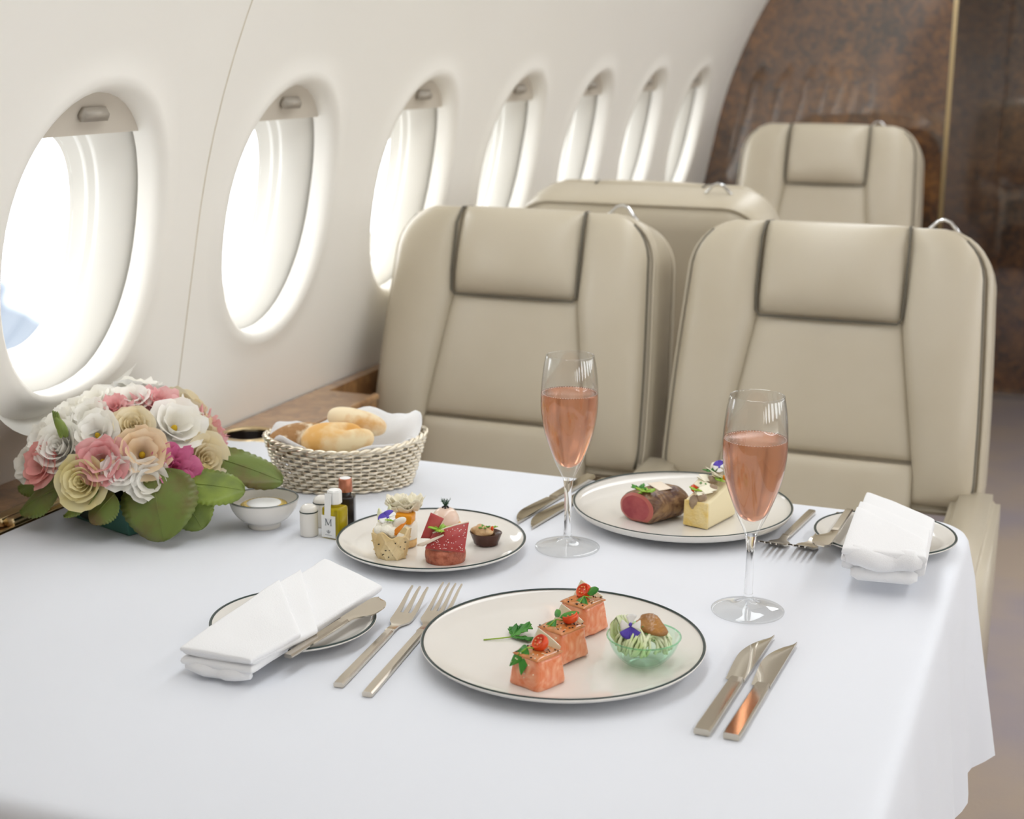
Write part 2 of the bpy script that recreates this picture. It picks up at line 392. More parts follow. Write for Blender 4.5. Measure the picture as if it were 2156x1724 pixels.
# windows
WORD = ['nearest the flowers, at the near end of the wall', 'second from the flowers, above the wooden ledge', 'third along the wall, partly behind the window seat', 'fourth along the wall, its foot hidden by the window seat', 'fifth along the wall, just behind the turned seat', 'sixth along the wall, above the turned seat', 'farthest along the wall, next to the burl bulkhead']
def offs(yc, d, x, n=64):
    r = []
    for k in range(n):
        y, z = sup(2*PI*k/n, WA+d, WB+d); r.append(Vector((WX(ZC+z)+x, yc+y, ZC+z)))
    return r
REV = [(.030, -.002), (.008, -.024), (.004, -.030), (-.006, -.0305), (-.012, -.032), (-.020, -.036), (-.034, -.046), (-.046, -.060), (-.0515, -.068), (-.0535, -.0715), (-.0525, -.073), (-.0535, -.0745), (-.058, -.080), (-.0605, -.083), (-.0595, -.0845), (-.0605, -.086), (-.066, -.094), (-.072, -.100)]
ZSH = 1.197
for k in range(7):
    yc = Y1+k*PITCHY
    w = thing('window_%d' % (k+1), 'oval cabin window ' + WORD[k], 'window', (0, 0, 0)); w['kind'] = 'structure'
    rs = [offs(yc, d, x) for d, x in REV]; n = 64
    V = [v for r in rs for v in r]; F = [(j*n+i, j*n+(i+1) % n, (j+1)*n+(i+1) % n, (j+1)*n+i) for j in range(len(rs)-1) for i in range(n)]
    mk('window_frame', V, F, 'reveal_white', w)
    r0 = offs(yc, -.069, -.096); r1 = offs(yc, -.069, -.099)
    mk('window_pane', r0+r1, [tuple(range(n)), tuple(reversed(range(n, 2*n)))]+[(i, (i+1) % n, n+(i+1) % n, n+i) for i in range(n)], 'window_acrylic', w, smooth=False)
    # pulled-up shade
    top = [v for v in offs(yc, -.010, 0, 128) if v.z > ZSH]
    top.sort(key=lambda v: v.y)
    y0, y1 = top[0].y, top[-1].y; Vs, Fs = [], []
    m = len(top)
    for x in (-.0215, -.025):
        Vs += [Vector((WX(v.z)+x, v.y, v.z)) for v in top] + [Vector((WX(ZSH)+x, v.y, ZSH)) for v in top]
    for i in range(m-1):
        Fs += [(i, i+1, m+i+1, m+i), (2*m+i+1, 2*m+i, 3*m+i, 3*m+i+1), (m+i, m+i+1, 3*m+i+1, 3*m+i)]
    sh = mk('window_shade', Vs, Fs, 'shade_beige', w, smooth=False)
    hz = ZSH+.024
    mk('shade_handle', *tr(prism([(-.022, -.008), (.022, -.008), (.026, 0), (.020, .009), (-.020, .009), (-.026, 0)], 0, .012, .003), WX(hz)-.0225, yc, hz, rx=PI/2, rz=PI/2), 'handle_grey', sh)

# ------------------------------------------------------------------ side ledge
lg = thing('side_ledge', 'burl wood side ledge with cup holder running under the windows', 'ledge')
HX, HY, HR = -1.147, 1.815, .036
def holed(n=48, s=.045):
    V, F = [], []
    for k in range(n):
        t = 2*PI*k/n; c, q = math.cos(t), math.sin(t); m = max(abs(c), abs(q))
        V += [Vector((HX+HR*c, HY+HR*q, .736)), Vector((HX+s*c/m, HY+s*q/m, .736))]
    for k in range(n):
        a, b = 2*k, 2*((k+1) % n); F.append((a, a+1, b+1, b))
    return V, F
def pl(x0, x1, y0, y1, z=.736): return [Vector((x0, y0, z)), Vector((x1, y0, z)), Vector((x1, y1, z)), Vector((x0, y1, z))], [(0, 1, 2, 3)]
XE, YE = -1.094, 2.13
top = join(holed(), pl(-1.33, HX-.045, YB0, 1.66), pl(-1.208, HX-.045, 1.66, YE), pl(-1.208, -1.185, YE, 4.6), pl(HX-.045, HX+.045, YB0, HY-.045), pl(HX-.045, HX+.045, HY+.045, YE), pl(HX+.045, XE, YB0, YE))
front = grid(2, 4, lambda u, v: ([XE, XE, XE-.07, XE-.07][round(v*3)], YB0+(YE-YB0)*u, [.736, .58, .55, .0][round(v*3)]))
front = join(front, grid(2, 2, lambda u, v: (XE-.14*u, YE, .736*(1-v))), grid(2, 2, lambda u, v: (-1.185, YE+(4.6-YE)*u, .736*(1-v))))
mk('ledge_top', *join(top, front), 'ledge_wood', lg, smooth=False)
ch = mk('cup_holder', *tr(lathe([(.0, .672), (.034, .672), (HR, .68), (HR, .7365)], 40), HX, HY, 0), 'vinegar', lg)
mk('cup_ring', *tr(lathe(smoothp([(HR-.001, .735), (HR-.001, .7395), (.039, .7415), (.0445, .7395), (.0455, .7365)], 3), 48), HX, HY, 0), 'gold_metal', ch)
mk('edge_strip', *tr(box(.006, .55, .006, .001), -1.171, 1.19, .7385), 'gold_metal', lg, smooth=False)
mk('front_moulding', *tr(box(.012, .33, .010, .003), XE, 1.965, .735), 'ledge_wood', lg, smooth=False)
lt = mk('table_latch', *tr(join(tr(box(.022, .105, .012, .003), 0, 0, .008), tr(box(.014, .095, .012, .003), .016, .002, .007)), -1.196, 1.375, .736), 'gold_metal', lg)

# ------------------------------------------------------------------ table and cloth
TX0, TX1, TY0, TY1 = -1.165, -.114, .80, 1.788
tb = thing('dining_table', 'cabin dining table under the white cloth', 'table', (-.6, 1.29, 0))
mk('tabletop', *tr(box(.94, .95, .03, .006), 0, 0, .7175), 'ledge_wood', tb)
mk('pedestal', *tr(box(.30, .22, .70, .02), 0, 0, .351), 'ledge_wood', tb)
def cloth():
    path = []
    def arc(cx, cy, r, a0, a1, n=10):
        for k in range(n+1):
            a = a0+(a1-a0)*k/n; path.append((cx+r*math.cos(a), cy+r*math.sin(a), math.cos(a), math.sin(a)))
    rr = .05
    for k in range(40): path.append((TX0+(TX1-rr-TX0)*k/40, TY1, 0, 1))
    arc(TX1-rr, TY1-rr, rr, PI/2, 0)
    for k in range(1, 40): path.append((TX1, TY1-rr+(TY0+rr-TY1+rr)*k/40, 1, 0))
    arc(TX1-rr, TY0+rr, rr, 0, -PI/2)
    for k in range(1, 41): path.append((TX1-rr+(TX0-TX1+rr)*k/40, TY0, 0, -1))
    n = len(path)
    prof = [(-.02, 0), (-.008, -.0002), (-.002, -.0012), (.003, -.004), (.007, -.010), (.0095, -.02)]
    drop = [.05, .09, .13, .17, .22, .265]
    V, F = [], []; s = 0
    S = [0]
    for i in range(1, n): S.append(S[-1]+math.hypot(path[i][0]-path[i-1][0], path[i][1]-path[i-1][1]))
    for o, dz in prof: V += [Vector((x+o*nx, y+o*ny, TZ+dz)) for x, y, nx, ny in path]
    for d in drop:
        for i, (x, y, nx, ny) in enumerate(path):
            f = d/.265
            corner = math.exp(-((S[i]-1.075)/.07)**2)+math.exp(-((S[i]-1.95)/.12)**2)
            w = (.006+.012*corner)*f*math.sin(S[i]*46+1.2)+.004*f*math.sin(S[i]*23)
            o = .0095+.024*f+.010*f*corner+w
            V.append(Vector((x+o*nx, y+o*ny, TZ-d)))
    m = len(prof)+len(drop)
    for j in range(m-1):
        for i in range(n-1): F.append((j*n+i, (j+1)*n+i, (j+1)*n+i+1, j*n+i+1))
    F.append(tuple(range(n)))
    return V, F
V, F = cloth()
tag(mk('tablecloth', V, F, 'cloth_white'), 'white tablecloth draped over the dining table', 'tablecloth')

# ------------------------------------------------------------------ seats
REC = math.radians(14)
def seat(label, loc, rz, hook=.155, zs=1.0, arms=(1, -1), ws=1.0):
    s = thing('cabin_seat', label, 'seat', loc, rz, None)
    Z0, H = .58, .472*zs
    cr, sr = math.cos(REC), math.sin(REC)
    def T(u, v, w): return Vector((u, v*sr-w*cr, Z0+v*cr+w*sr))
    NB = Vector((0, -cr, sr))
    def hw(v):
        v /= zs
        h = .252-.004*(v/.15) if v < .15 else .248-.012*((v-.15)/.24)**1.3 if v < .39 else .236
        if v > .385:
            q = min(1, (v-.385)/.087); h = .2365-.080*(1-math.sqrt(max(0, 1-q*q)))
        if v < .09: h -= .02*(1-v/.09)**2
        return h*ws
    # outline of the shell
    vs = [.03+.36*i/14 for i in range(15)] + [.385+.087*math.sin(PI/2*i/9) for i in range(1, 10)]
    vs = [v*zs for v in vs]
    right = [(hw(v), v) for v in vs]; out = right + [(-a, v) for a, v in reversed(right)]
    n = len(out)
    def inset(d):
        r = []
        for i in range(n):
            p, q = Vector(out[i-1]), Vector(out[(i+1) % n]); t = (q-p).normalized(); nn = Vector((-t.y, t.x))
            r.append((out[i][0]+nn.x*d, out[i][1]+nn.y*d))
        return r
    V, F = [], []
    rings = [(.03, -.006), (.012, -.008), (.003, -.014), (0, -.026), (0, -.10), (.006, -.122), (.022, -.136), (.05, -.142)]
    for d, w in rings: V += [T(a, b, w) for a, b in inset(d)]
    for j in range(len(rings)-1):
        for i in range(n): F.append((j*n+i, (j+1)*n+i, (j+1)*n+(i+1) % n, j*n+(i+1) % n))
    F.append(tuple(range(n))); F.append(tuple(reversed(range((len(rings)-1)*n, len(rings)*n))))
    sh = mk('backrest', V, F, 'leather', s)
    mk('piping', *tube([T(a, b, -.008) for a, b in inset(.006)], .0032, 6, closed=True), 'leather', sh)
    mk('piping', *tube([T(a, b, -.126) for a, b in inset(.004)], .0032, 6, closed=True), 'leather', sh)
    hin = lambda v: .113 if v > .31*zs else .113+.036*min(1, (.31*zs-v)/(.22*zs))
    for sd in (1, -1):
        v0, v1 = .045, H-.002
        P = lambda a, b: T(sd*(hin(v0+(v1-v0)*b)*(1-a)+(hw(v0+(v1-v0)*b)-.013)*a) if True else 0, v0+(v1-v0)*b, -.006)
        bo = mk('side_bolster', *puff(P, NB, .044, .004, 2.6, 16, 30), 'leather', s)
        mk('piping', *tube([T(sd*(hw(.05+(H-.07)*i/30)-.014), .05+(H-.07)*i/30, .002) for i in range(31)], .0026, 6), 'piping_dark', bo)
    P = lambda a, b: T((2*a-1)*.115, (.318*zs)+(.155*zs)*b, -.006-.012*b)
    mk('headrest', *puff(P, NB, .056, .004, 2.8, 20, 18), 'leather', s)
    for v0, v1, th in ((.108, .322, .026), (-.06, .105, .030)):
        P = lambda a, b, v0=v0, v1=v1: T((2*a-1)*(hin(v0*zs+(v1-v0)*zs*b)+.004), v0*zs+(v1-v0)*zs*b, -.010)
        mk('back_cushion', *puff(P, NB, th, .004, 6, 18, 14), 'leather', s)
    mk('seam', *tube([T(-.108, .474*zs, -.03), T(-.112, .468*zs, .004), T(-.1145, .44*zs, .018), T(-.1145, .36*zs, .020), T(-.1135, .325*zs, .016), T(-.107, .317*zs, .018), T(0, .3165*zs, .020), T(.107, .317*zs, .018), T(.1135, .325*zs, .016), T(.1145, .36*zs, .020), T(.1145, .44*zs, .018), T(.112, .468*zs, .004), T(.108, .474*zs, -.03)], .0022, 6), 'piping_dark', sh)
    # coat hook on the top edge
    hp = [T(hook-.026, H-.004*0-.002, -.06), T(hook-.020, H+.006, -.06), T(hook-.010, H+.017, -.06), T(hook, H+.020, -.06), T(hook+.010, H+.016, -.06), T(hook+.020, H+.004, -.06), T(hook+.028, H-.006, -.06)]
    mk('coat_hook', *tube(hp, [.004, .0032, .003, .003, .003, .0032, .004], 8), 'chrome', s)
    # seat, base, armrests
    mk('seat_cushion', *puff(quad((-.235, -.41, .41), (.235, -.41, .41), (.225, -.02, .40), (-.225, -.02, .40)), Vector((0, 0, 1)), .06, .05, 5, 18, 18), 'leather', s)
    mk('seat_pan', *tr(box(.46, .50, .10, .02), 0, -.25, .31), 'leather', s)
    mk('seat_base', *tr(box(.34, .36, .26, .02), 0, -.22, .13), 'piping_dark', s)
    for sd in arms:
        mk('armrest', *tr(prism([(-.38, 0), (.03, 0), (.04, .30), (.02, .335), (-.33, .315), (-.38, .28)], -.036, .036, .012, 3), sd*.246, 0, .315, rx=PI/2, rz=PI/2), 'leather', s)
    return s
seat('beige leather window seat facing the table, behind the bread basket', (-.908, 2.215, 0), 0, arms=(), ws=1.02)
seat('beige leather aisle seat facing the table behind the folded napkin', (-.378, 2.215, 0), 0, arms=(1, -1), ws=1.015)
seat('beige leather seat turned away, only its back showing behind the window seat', (-.815, 2.90, 0), PI, hook=-.145, zs=1.03, ws=1.09)
seat('beige leather seat farthest away in front of the burl bulkhead', (-.73, 4.14, 0), 0, hook=.125, zs=1.14, ws=1.08)

# ------------------------------------------------------------------ tableware
def plate(label, x, y, R, rimz=.017, rz=0):
    t = thing('dinner_plate' if R > .12 else 'dessert_plate' if R > .1 else 'side_plate', label, 'plate', (x, y, TZ+.0004), rz)
    f = R*.52
    prof = smoothp([(0, .006), (f*.7, .006), (f, .0066), (R*.80, .0095), (R*.95, .0145), (R-.0006, rimz)], 5) + smoothp([(R, rimz+.0004), (R+.0009, rimz-.001), (R*.965, .0115), (R*.82, .0065), (f+.006, .003), (f+.002, 0), (f-.003, 0), (f-.006, .0025), (0, .003)], 4)
    mk('plate_body', *lathe(prof, 96), 'porcelain', t)
    mk('rim_line', *lathe([(R-.0021, rimz+.0001), (R-.0017, rimz+.0007), (R-.0006, rimz+.0011), (R+.0003, rimz+.0008), (R+.0007, rimz-.0002)], 96), 'porcelain_rim', t)
    return t
PLA = plate('large white plate in front holding three salmon cubes', -.432, 1.216, .1335)
PLB = plate('large white plate of steak behind the two champagne glasses', -.441, 1.671, .1335, .020)
plate('small white side plate under the front napkin', -.696, 1.169, .0805, .015)
plate('small white side plate under the napkin near the aisle seat', -.196, 1.665, .0805, .015)
PLC = plate('mid-sized white plate of canapes between flowers and champagne glass', -.674, 1.443, .1075, .016)

def flute(label, x, y, fill, level):
    t = thing('champagne_flute', label, 'glass', (x, y, TZ+.0003))
    foot = [(.0, .0015), (.012, .0008), (.030, .0), (.036, .0), (.0372, .0012), (.0365, .0026), (.030, .0042), (.018, .0062), (.010, .0090), (.0062, .0125), (.0048, .017)]
    mk('foot', *lathe(smoothp(foot, 3), 48), 'thin_glass', t)
    mk('stem', *lathe([(.0048, .017), (.0042, .026), (.0040, .045), (.0042, .062), (.0048, .073), (.0060, .082)], 32), 'glass', t)
    o = [(.0060, .082), (.0098, .091), (.0150, .102), (.0212, .118), (.0276, .137), (.0312, .156), (.0326, .173), (.0320, .192), (.0300, .212), (.0272, .2268)]
    i = [(.0264, .2268), (.0292, .212), (.0312, .192), (.0318, .173), (.0304, .156), (.0267, .137), (.0206, .118), (.0138, .104), (.0070, .0985), (0, .0965)]
    mk('bowl', *lathe(smoothp(o, 4)+[(.0268, .2272)]+smoothp(i, 4), 48), 'thin_glass', t)
    iw = [(r*1.006+.00012, z-.0002) for r, z in reversed(smoothp(i, 4)) if z < level]
    # radius at the level
    wp = [(0, .0963)]+iw[1:]; rl = wp[-1][0]
    wp = wp+[(rl, level), (rl-.0008, level-.0003), (rl-.002, level-.0011), (0, level-.0012)]
    w = mk('rose_wine', *lathe(wp, 48), 'rose_wine', t); w['label'] = 'pink sparkling wine'
    fo = [(rl-.0010, level-.0006, 0)]
    V, F = [], []
    parts = []
    for k in range(64):
        a = 2*PI*k/64; rr = rl-.0012-random.random()*.0006
        parts.append(tr(blob(.0009, .0009, .0006, 6), rr*math.cos(a), rr*math.sin(a), level-.0006))
    mk('foam_ring', *join(*parts), 'foam_white', w)
    return t
flute('champagne flute of pink wine behind, near the window seat', -.533, 1.511, 0, .184)
flute('champagne flute of pink wine in front of the aisle seat, fuller', -.296, 1.397, 0, .183)

def aim(o, ax, ay, bx, by):  # local +Y from a to b
    o.location.x, o.location.y = ax, ay; o.rotation_euler.z = math.atan2(by-ay, bx-ax)-PI/2
def bar(y0, y1, w0, w1, h, bev=.0012, z=0, n=10):
    V, F = [], []
    sec = lambda w: [(-w/2, .001), (-w/2, h-.0014), (-w/2+.0014, h), (w/2-.0014, h), (w/2, h-.0014), (w/2, .001), (w/2-.001, 0), (-w/2+.001, 0)]
    for i in range(n+1):
        f = i/n; w = w0+(w1-w0)*f; k = 1 if 0 < i < n else .93
        V += [Vector((x*k, y0+(y1-y0)*f, z+(zz-h/2)*k+h/2)) for x, zz in sec(w)]
    for i in range(n):
        for k in range(8): F.append((i*8+k, i*8+(k+1) % 8, (i+1)*8+(k+1) % 8, (i+1)*8+k))
    F += [tuple(range(8)), tuple(reversed(range(n*8, n*8+8)))]
    return V, F
def knife(label, a, b, z=TZ, side=-1, tilt=0, kind='table_knife', L=.232, hl=.116, group=None):
    t = thing(kind, label, 'knife', (0, 0, z+.0006)); t.rotation_euler = (tilt, 0, 0); aim(t, *a, *b)
    L = math.hypot(b[0]-a[0], b[1]-a[1]); hl = L*.50
    mk('handle', *bar(0, hl, .0150, .0135, .0062), 'steel', t, smooth=False)
    # blade: straight spine, curved cutting edge on the given side
    bw = .0215 if kind == 'table_knife' else .017
    pts = []
    n = 22
    for i in range(n+1):
        f = i/n; y = hl-.001+(L-hl)*f
        e = bw*(.80+.20*math.sin(min(1, f*1.6)*PI/2))*(1-max(0, (f-.45)/.55)**2.2)
        pts.append((y, e))
    V, F = [], []
    for y, e in pts:
        s0 = -side*.0068
        for q, zt in ((0, .0042), (.35, .0040), (.75, .0030), (1, .0024)): V.append(Vector((s0+side*e*q, y, zt)))
        for q, zt in ((1, .0018), (0, .0014)): V.append(Vector((s0+side*e*q, y, zt)))
    for i in range(n):
        for k in range(6): F.append((i*6+k, i*6+(k+1) % 6, (i+1)*6+(k+1) % 6, (i+1)*6+k))
    F += [tuple(range(6)), tuple(reversed(range(n*6, n*6+6)))]
    sharp(mk('blade', *weld((V, F), 1e-6), 'steel', t))
    return t
knife('left knife of the pair beside the salmon plate', (-.268, 1.104), (-.262, 1.336))
knife('right knife of the pair beside the salmon plate', (-.243, 1.105), (-.238, 1.327))
knife('left knife of the pair behind the far champagne glass', (-.600, 1.790), (-.623, 1.566), side=1)
knife('right knife of the pair tucked beside the steak plate', (-.574, 1.780), (-.600, 1.554), side=1)
def spreader(label, a, b, z, tilt, side=1):
    t = thing('butter_knife', label, 'knife', (0, 0, z)); aim(t, *a, *b); t.rotation_euler.x = tilt
    L = math.hypot(b[0]-a[0], b[1]-a[1])
    mk('handle', *bar(0, L*.60, .0095, .0105, .0040), 'steel_brushed', t, smooth=False)
    V, F = [], []; n = 20
    for i in range(n+1):
        f = i/n; y = L*.6+L*.4*f
        r = .0052+(.0125*sstep(.08, .45, f))*math.sqrt(max(0, 1-max(0, (f-.62)/.38)**2.2)); l = -.0052*math.sqrt(max(0, 1-max(0, (f-.8)/.2)**2))
        r = r if f < .62 else -.0+(.0177)*math.sqrt(max(0, 1-((f-.62)/.38)**2.2))
        for q in range(5): V.append(Vector((side*(l+(r-l)*q/4), y, .0036-.0016*(q/4)**2)))
        V.append(Vector((side*r, y, .0008))); V.append(Vector((side*l, y, .0006)))
    for i in range(n):
        for k in range(7): F.append((i*7+k, i*7+(k+1) % 7, (i+1)*7+(k+1) % 7, (i+1)*7+k))
    F += [tuple(range(7)), tuple(reversed(range(n*7, n*7+7)))]
    sharp(mk('blade', *weld((V, F), 1e-6), 'steel_brushed', t))
spreader('butter knife lying across the front side plate beside its napkin', (-.650, 1.080), (-.634, 1.232), TZ+.0165, .03)
spreader('butter knife on the side plate beside the napkin by the aisle seat', (-.246, 1.720), (-.250, 1.572), TZ+.018, .0)
def fork(label, a, b, tines, z=TZ, flip=False, L0=None):
    t = thing('table_fork', label, 'fork', (0, 0, z+.0006)); aim(t, *a, *b)
    L = math.hypot(b[0]-a[0], b[1]-a[1]); W = .022 if tines == 3 else .0245
    hgt = lambda f: .004+.0125*math.sin(PI*min(1, max(0, f))**1.0*.98)*0 + .013*max(0, f)**1.6 - .004*math.sin(PI*max(0, min(1, f*1.15)))
    hl = L*.60
    mk('handle', *bar(0, hl, .0105, .0088, .0052), 'steel_brushed', t, smooth=False)
    # neck and head as a strip, then tines
    def strip_(ys, half, zf, th=.0017):
        V, F = [], []; n = len(ys)
        for y, (x0, x1) in zip(ys, half):
            zz = zf(y)
            for x, q in ((x0, 0), (x1, 0), (x1, th), (x0, th)): V.append(Vector((x, y, zz+q)))
        for i in range(n-1):
            for k in range(4): F.append((i*4+k, i*4+(k+1) % 4, (i+1)*4+(k+1) % 4, (i+1)*4+k))
        F += [(0, 1, 2, 3), tuple(reversed(range(4*n-4, 4*n)))]
        return V, F
    zf = lambda y: hgt((y-hl)/(L-hl))-.001
    yb = L*.735; ye = L*.80
    ys = [hl-.004+(ye-hl+.004)*i/14 for i in range(15)]
    hf = []
    for y in ys:
        f = (y-hl)/(yb-hl); w = .0044+(W/2-.0044)*sstep(.45, 1.0, f); hf.append((-w, w))
    sharp(mk('head', *strip_(ys, hf, zf), 'steel_brushed', t))
    g = W/(tines*1.62-.62); pit = g*1.62
    for k in range(tines):
        c = -W/2+g/2+k*pit; ys = [ye-.001+(L-ye+.001)*i/9 for i in range(10)]
        hf = [(c-(g/2)*(1-.62*(i/9)**1.4), c+(g/2)*(1-.62*(i/9)**1.4)) for i in range(10)]
        sharp(mk('tine', *strip_(ys, hf, zf), 'steel_brushed', t))
fork('three-tined fork of the pair left of the salmon plate', (-.594, 1.072), (-.616, 1.290), 3)
fork('four-tined fork tucked under the rim of the salmon plate', (-.561, 1.064), (-.589, 1.312), 4)
fork('fork next to the steak plate, tines towards the front', (-.296, 1.750), (-.313, 1.568), 4)
fork('fork partly hidden by the side plate near the aisle seat', (-.262, 1.752), (-.281, 1.570), 4)

# ------------------------------------------------------------------ napkins
def napkin(label, base, layers, th, roll):
    V = []; up = Vector((0, 0, 1)); ps = []
    def sag(P, amp, seed):
        def f(a, b):
            p = Vector(P(a, b)); p.z += amp*noise.noise(p*22+Vector((seed, 0, 0)))+.3*amp*noise.noise(p*60); return p
        return f
    for k, (q, t, tb) in enumerate([(base, th, th)]+layers):
        ps.append(puff(sag(quad(*q), .0016, k*5), up, t, tb, 7, 22, 30))
    for q in roll: ps.append(tube(q[0], q[1], 10))
    o = mk('napkin', *join(*ps), 'napkin_white'); return tag(o, label, 'napkin')
n1, n2, n3, n4 = (-.739, 1.040, .756), (-.664, 1.040, .757), (-.646, 1.263, .762), (-.737, 1.307, .764)
napkin('white napkin folded lengthwise with two slanting pleats on the front side plate', (n1, n2, n3, n4),
       [((( -.738, 1.043, .763), (-.664, 1.043, .764), (-.6455, 1.128, .766), (-.741, 1.263, .768)), .003, .004),
        (((-.739, 1.040, .767), (-.6645, 1.040, .767), (-.650, 1.104, .769), (-.740, 1.218, .771)), .003, .004)], .005,
       [([(-.736+.068*i/9, 1.044+.002*math.sin(i*1.7), .7495+.001*math.sin(i)) for i in range(10)], [.003]+[.0062]*8+[.003])])
m1, m2, m3, m4 = (-.229, 1.735, .776), (-.141, 1.665, .773), (-.133, 1.500, .771), (-.218, 1.490, .772)
napkin('thick white napkin folded across the side plate nearest the aisle', (m1, m2, m3, m4),
       [(((-.227, 1.668, .785), (-.140, 1.600, .782), (-.132, 1.492, .780), (-.218, 1.482, .781)), .006, .005),
        (((-.223, 1.615, .795), (-.139, 1.535, .791), (-.131, 1.488, .787), (-.217, 1.478, .789)), .006, .005)], .009,
       [([(-.214+.078*i/9, 1.484+.011*i/9+.003*math.sin(i*1.3), .782+.002*math.sin(i)) for i in range(10)], [.006]+[.0115]*8+[.006]),
        ([(-.208+.068*i/9, 1.490+.008*i/9, .764) for i in range(10)], [.004]+[.0085]*8+[.004])])

# ------------------------------------------------------------------ bread basket
bk = thing('bread_basket', 'oval woven silver wire basket behind the small bottles', 'basket', (-.888, 1.640, TZ), math.radians(30))
def ell(t, z, A0=.083, B0=.048, A1=.104, B1=.064, H=.058):
    f = z/H; return Vector(((A0+(A1-A0)*f)*math.cos(t), (B0+(B1-B0)*f)*math.sin(t), z + .010*f*f*math.cos(t)**2))
KS, NP = 54, 216
rows = []
for r in range(11):
    z = .003+r*.0052
    pth = []
    for k in range(NP):
        t = 2*PI*k/NP; p = ell(t, z); nrm = Vector((math.cos(t), math.sin(t), 0)); p += nrm*.0021*math.sin(KS/2*t+r*PI); pth.append(p)
    rows.append(tube(pth, .0023, 5, closed=True))
mk('woven_side', *join(*rows), 'silver_wire', bk)
mk('stakes', *join(*[tube([ell(2*PI*k/KS, z) for z in (.001, .02, .04, .058)], .0013, 5) for k in range(KS)]), 'silver_wire', bk)
rim = []
for s in (0, 1):
    rim.append(tube([ell(2*PI*k/NP, .0595)+Vector((math.cos(2*PI*k/NP)*.0018*math.cos(22*2*PI*k/NP+s*PI), math.sin(2*PI*k/NP)*.0018*math.cos(22*2*PI*k/NP+s*PI), .0018*math.sin(22*2*PI*k/NP+s*PI))) for k in range(NP)], .0024, 6, closed=True))
mk('twisted_rim', *join(*rim), 'silver_wire', bk)
mk('base', *lathe([(0, .0015), (1, .0015), (1, .004), (0, .004)], 48, .082, .047), 'silver_wire', bk)
def liner(u, v):
    t = 2*PI*u; r = v*1.0
    p = ell(t, .056*min(1, r**2.2)); e = ell(t, .058)
    rr = min(1, r*1.02)
    x, y = e.x*rr*.955, e.y*rr*.94; z = .012+.050*r**2.6 + .010*(r**3)*math.cos(t)**2
    z += r*(.010*noise.noise(Vector((3*math.cos(t), 3*math.sin(t), r*2)))+.006*math.sin(5*t+1)*r)
    bx = max(0, math.cos(t-.55)); z += .026*bx**3*sstep(.45, .85, r)*(1-.35*sstep(.9, 1, r))
    bx = max(0, math.cos(t-1.6)); z += .016*bx**2*r**2
    return (x, y, z)
ln = mk('basket_liner', *grid(72, 22, liner, cu=True), 'napkin_white', None, solid=.0012, loc=(-.888, 1.640, TZ), rot=(0, 0, math.radians(30)))
tag(ln, 'white cloth lining the silver bread basket', 'napkin')
def loaf(name, label, m, loc, rot, rx, ry, rz, seed, groove=0, e=2.2, amp=.12):
    vf = blob(rx, ry, rz, 40, e, amp, 30, seed)
    if groove:
        V = []
        for p in vf[0]:
            d = p.x*.35-p.y*.94-groove; q = math.exp(-(d/(.006))**2)*(1 if p.z > 0 else 0)*sstep(-rx*.2, rx*.35, p.x)
            V.append(Vector((p.x, p.y*(1-.25*p.x/rx), p.z-.010*q)))
        vf = (V, vf[1])
    return tag(mk(name, *vf, m, None, loc=loc, rot=rot), label, 'bread')
loaf('bread_roll', 'brown floury seeded roll poking over the left end of the basket', 'bread_brown', (-.936, 1.600, TZ+.066), (0, -.18, .42), .042, .023, .020, 1)
loaf('bread_roll', 'golden smooth roll with a split at the front of the basket', 'bread_gold', (-.882, 1.607, TZ+.070), (.42, -.02, .55), .047, .023, .021, 2, .002, 2.3, .05)
loaf('bread_roll', 'pale floury roll lying at the back of the basket', 'bread_pale', (-.882, 1.660, TZ+.081), (0, .22, .30), .040, .018, .016, 3, 0, 2.4, .06)

# ------------------------------------------------------------------ butter bowl, shakers, bottles
bw = thing('butter_bowl', 'small white bowl with a dark rim line beside the flowers', 'bowl', (-.897, 1.447, TZ+.0003))
bp_ = smoothp([(0, .006), (.016, .0065), (.028, .014), (.0365, .025), (.0402, .0345)], 5)+smoothp([(.0412, .0350), (.0416, .0338), (.038, .0225), (.030, .012), (.0215, .0065), (.0195, .0045), (.0195, .0), (.0165, 0), (.015, .003), (0, .0035)], 4)
mk('bowl_body', *lathe(bp_, 64), 'porcelain', bw)
mk('rim_line', *lathe([(.0396, .0352), (.0404, .0358), (.0414, .0356), (.0419, .0344)], 64), 'porcelain_rim', bw)
bt = thing('butter_portion', 'round butter portion in gold foil inside the white bowl', 'butter', (-.897, 1.447, TZ+.0155))
def foil(u, v):
    t = 2*PI*u; rr = [0, .020, .0255, .0275, .0262, .020, 0][round(v*6)]; z = [.0135, .0135, .0128, .0118, .010, .0, .0][round(v*6)]
    k = 1+.035*math.sin(34*t)*(1 if round(v*6) in (2, 3, 4) else 0); return (rr*k*math.cos(t), rr*k*math.sin(t), z)
mk('foil_wrap', *grid(136, 7, foil, cu=True), 'gold_foil', bt)
mk('paper_lid', *lathe([(0, .0146), (.018, .0144), (.0205, .0138), (.0208, .0132)], 40), 'paper_white', bt)
def shaker(label, x, y):
    t = thing('salt_shaker', label, 'shaker', (x, y, TZ+.0003))
    mk('shaker_body', *lathe([(0, 0), (.0098, 0), (.0106, .001), (.0107, .003), (.0107, .0285), (.0105, .0295)], 32), 'porcelain', t)
    mk('rim_line', *lathe([(.0106, .0288), (.0110, .0292), (.0110, .0299), (.0105, .0303)], 32), 'porcelain_rim', t)
    mk('shaker_top', *lathe(smoothp([(.0104, .0300), (.0103, .032), (.0085, .0355), (.0045, .0378), (0, .0384)], 4), 32), 'porcelain', t)
shaker('white ceramic shaker with a dark line, left of the oil bottle', -.830, 1.437)
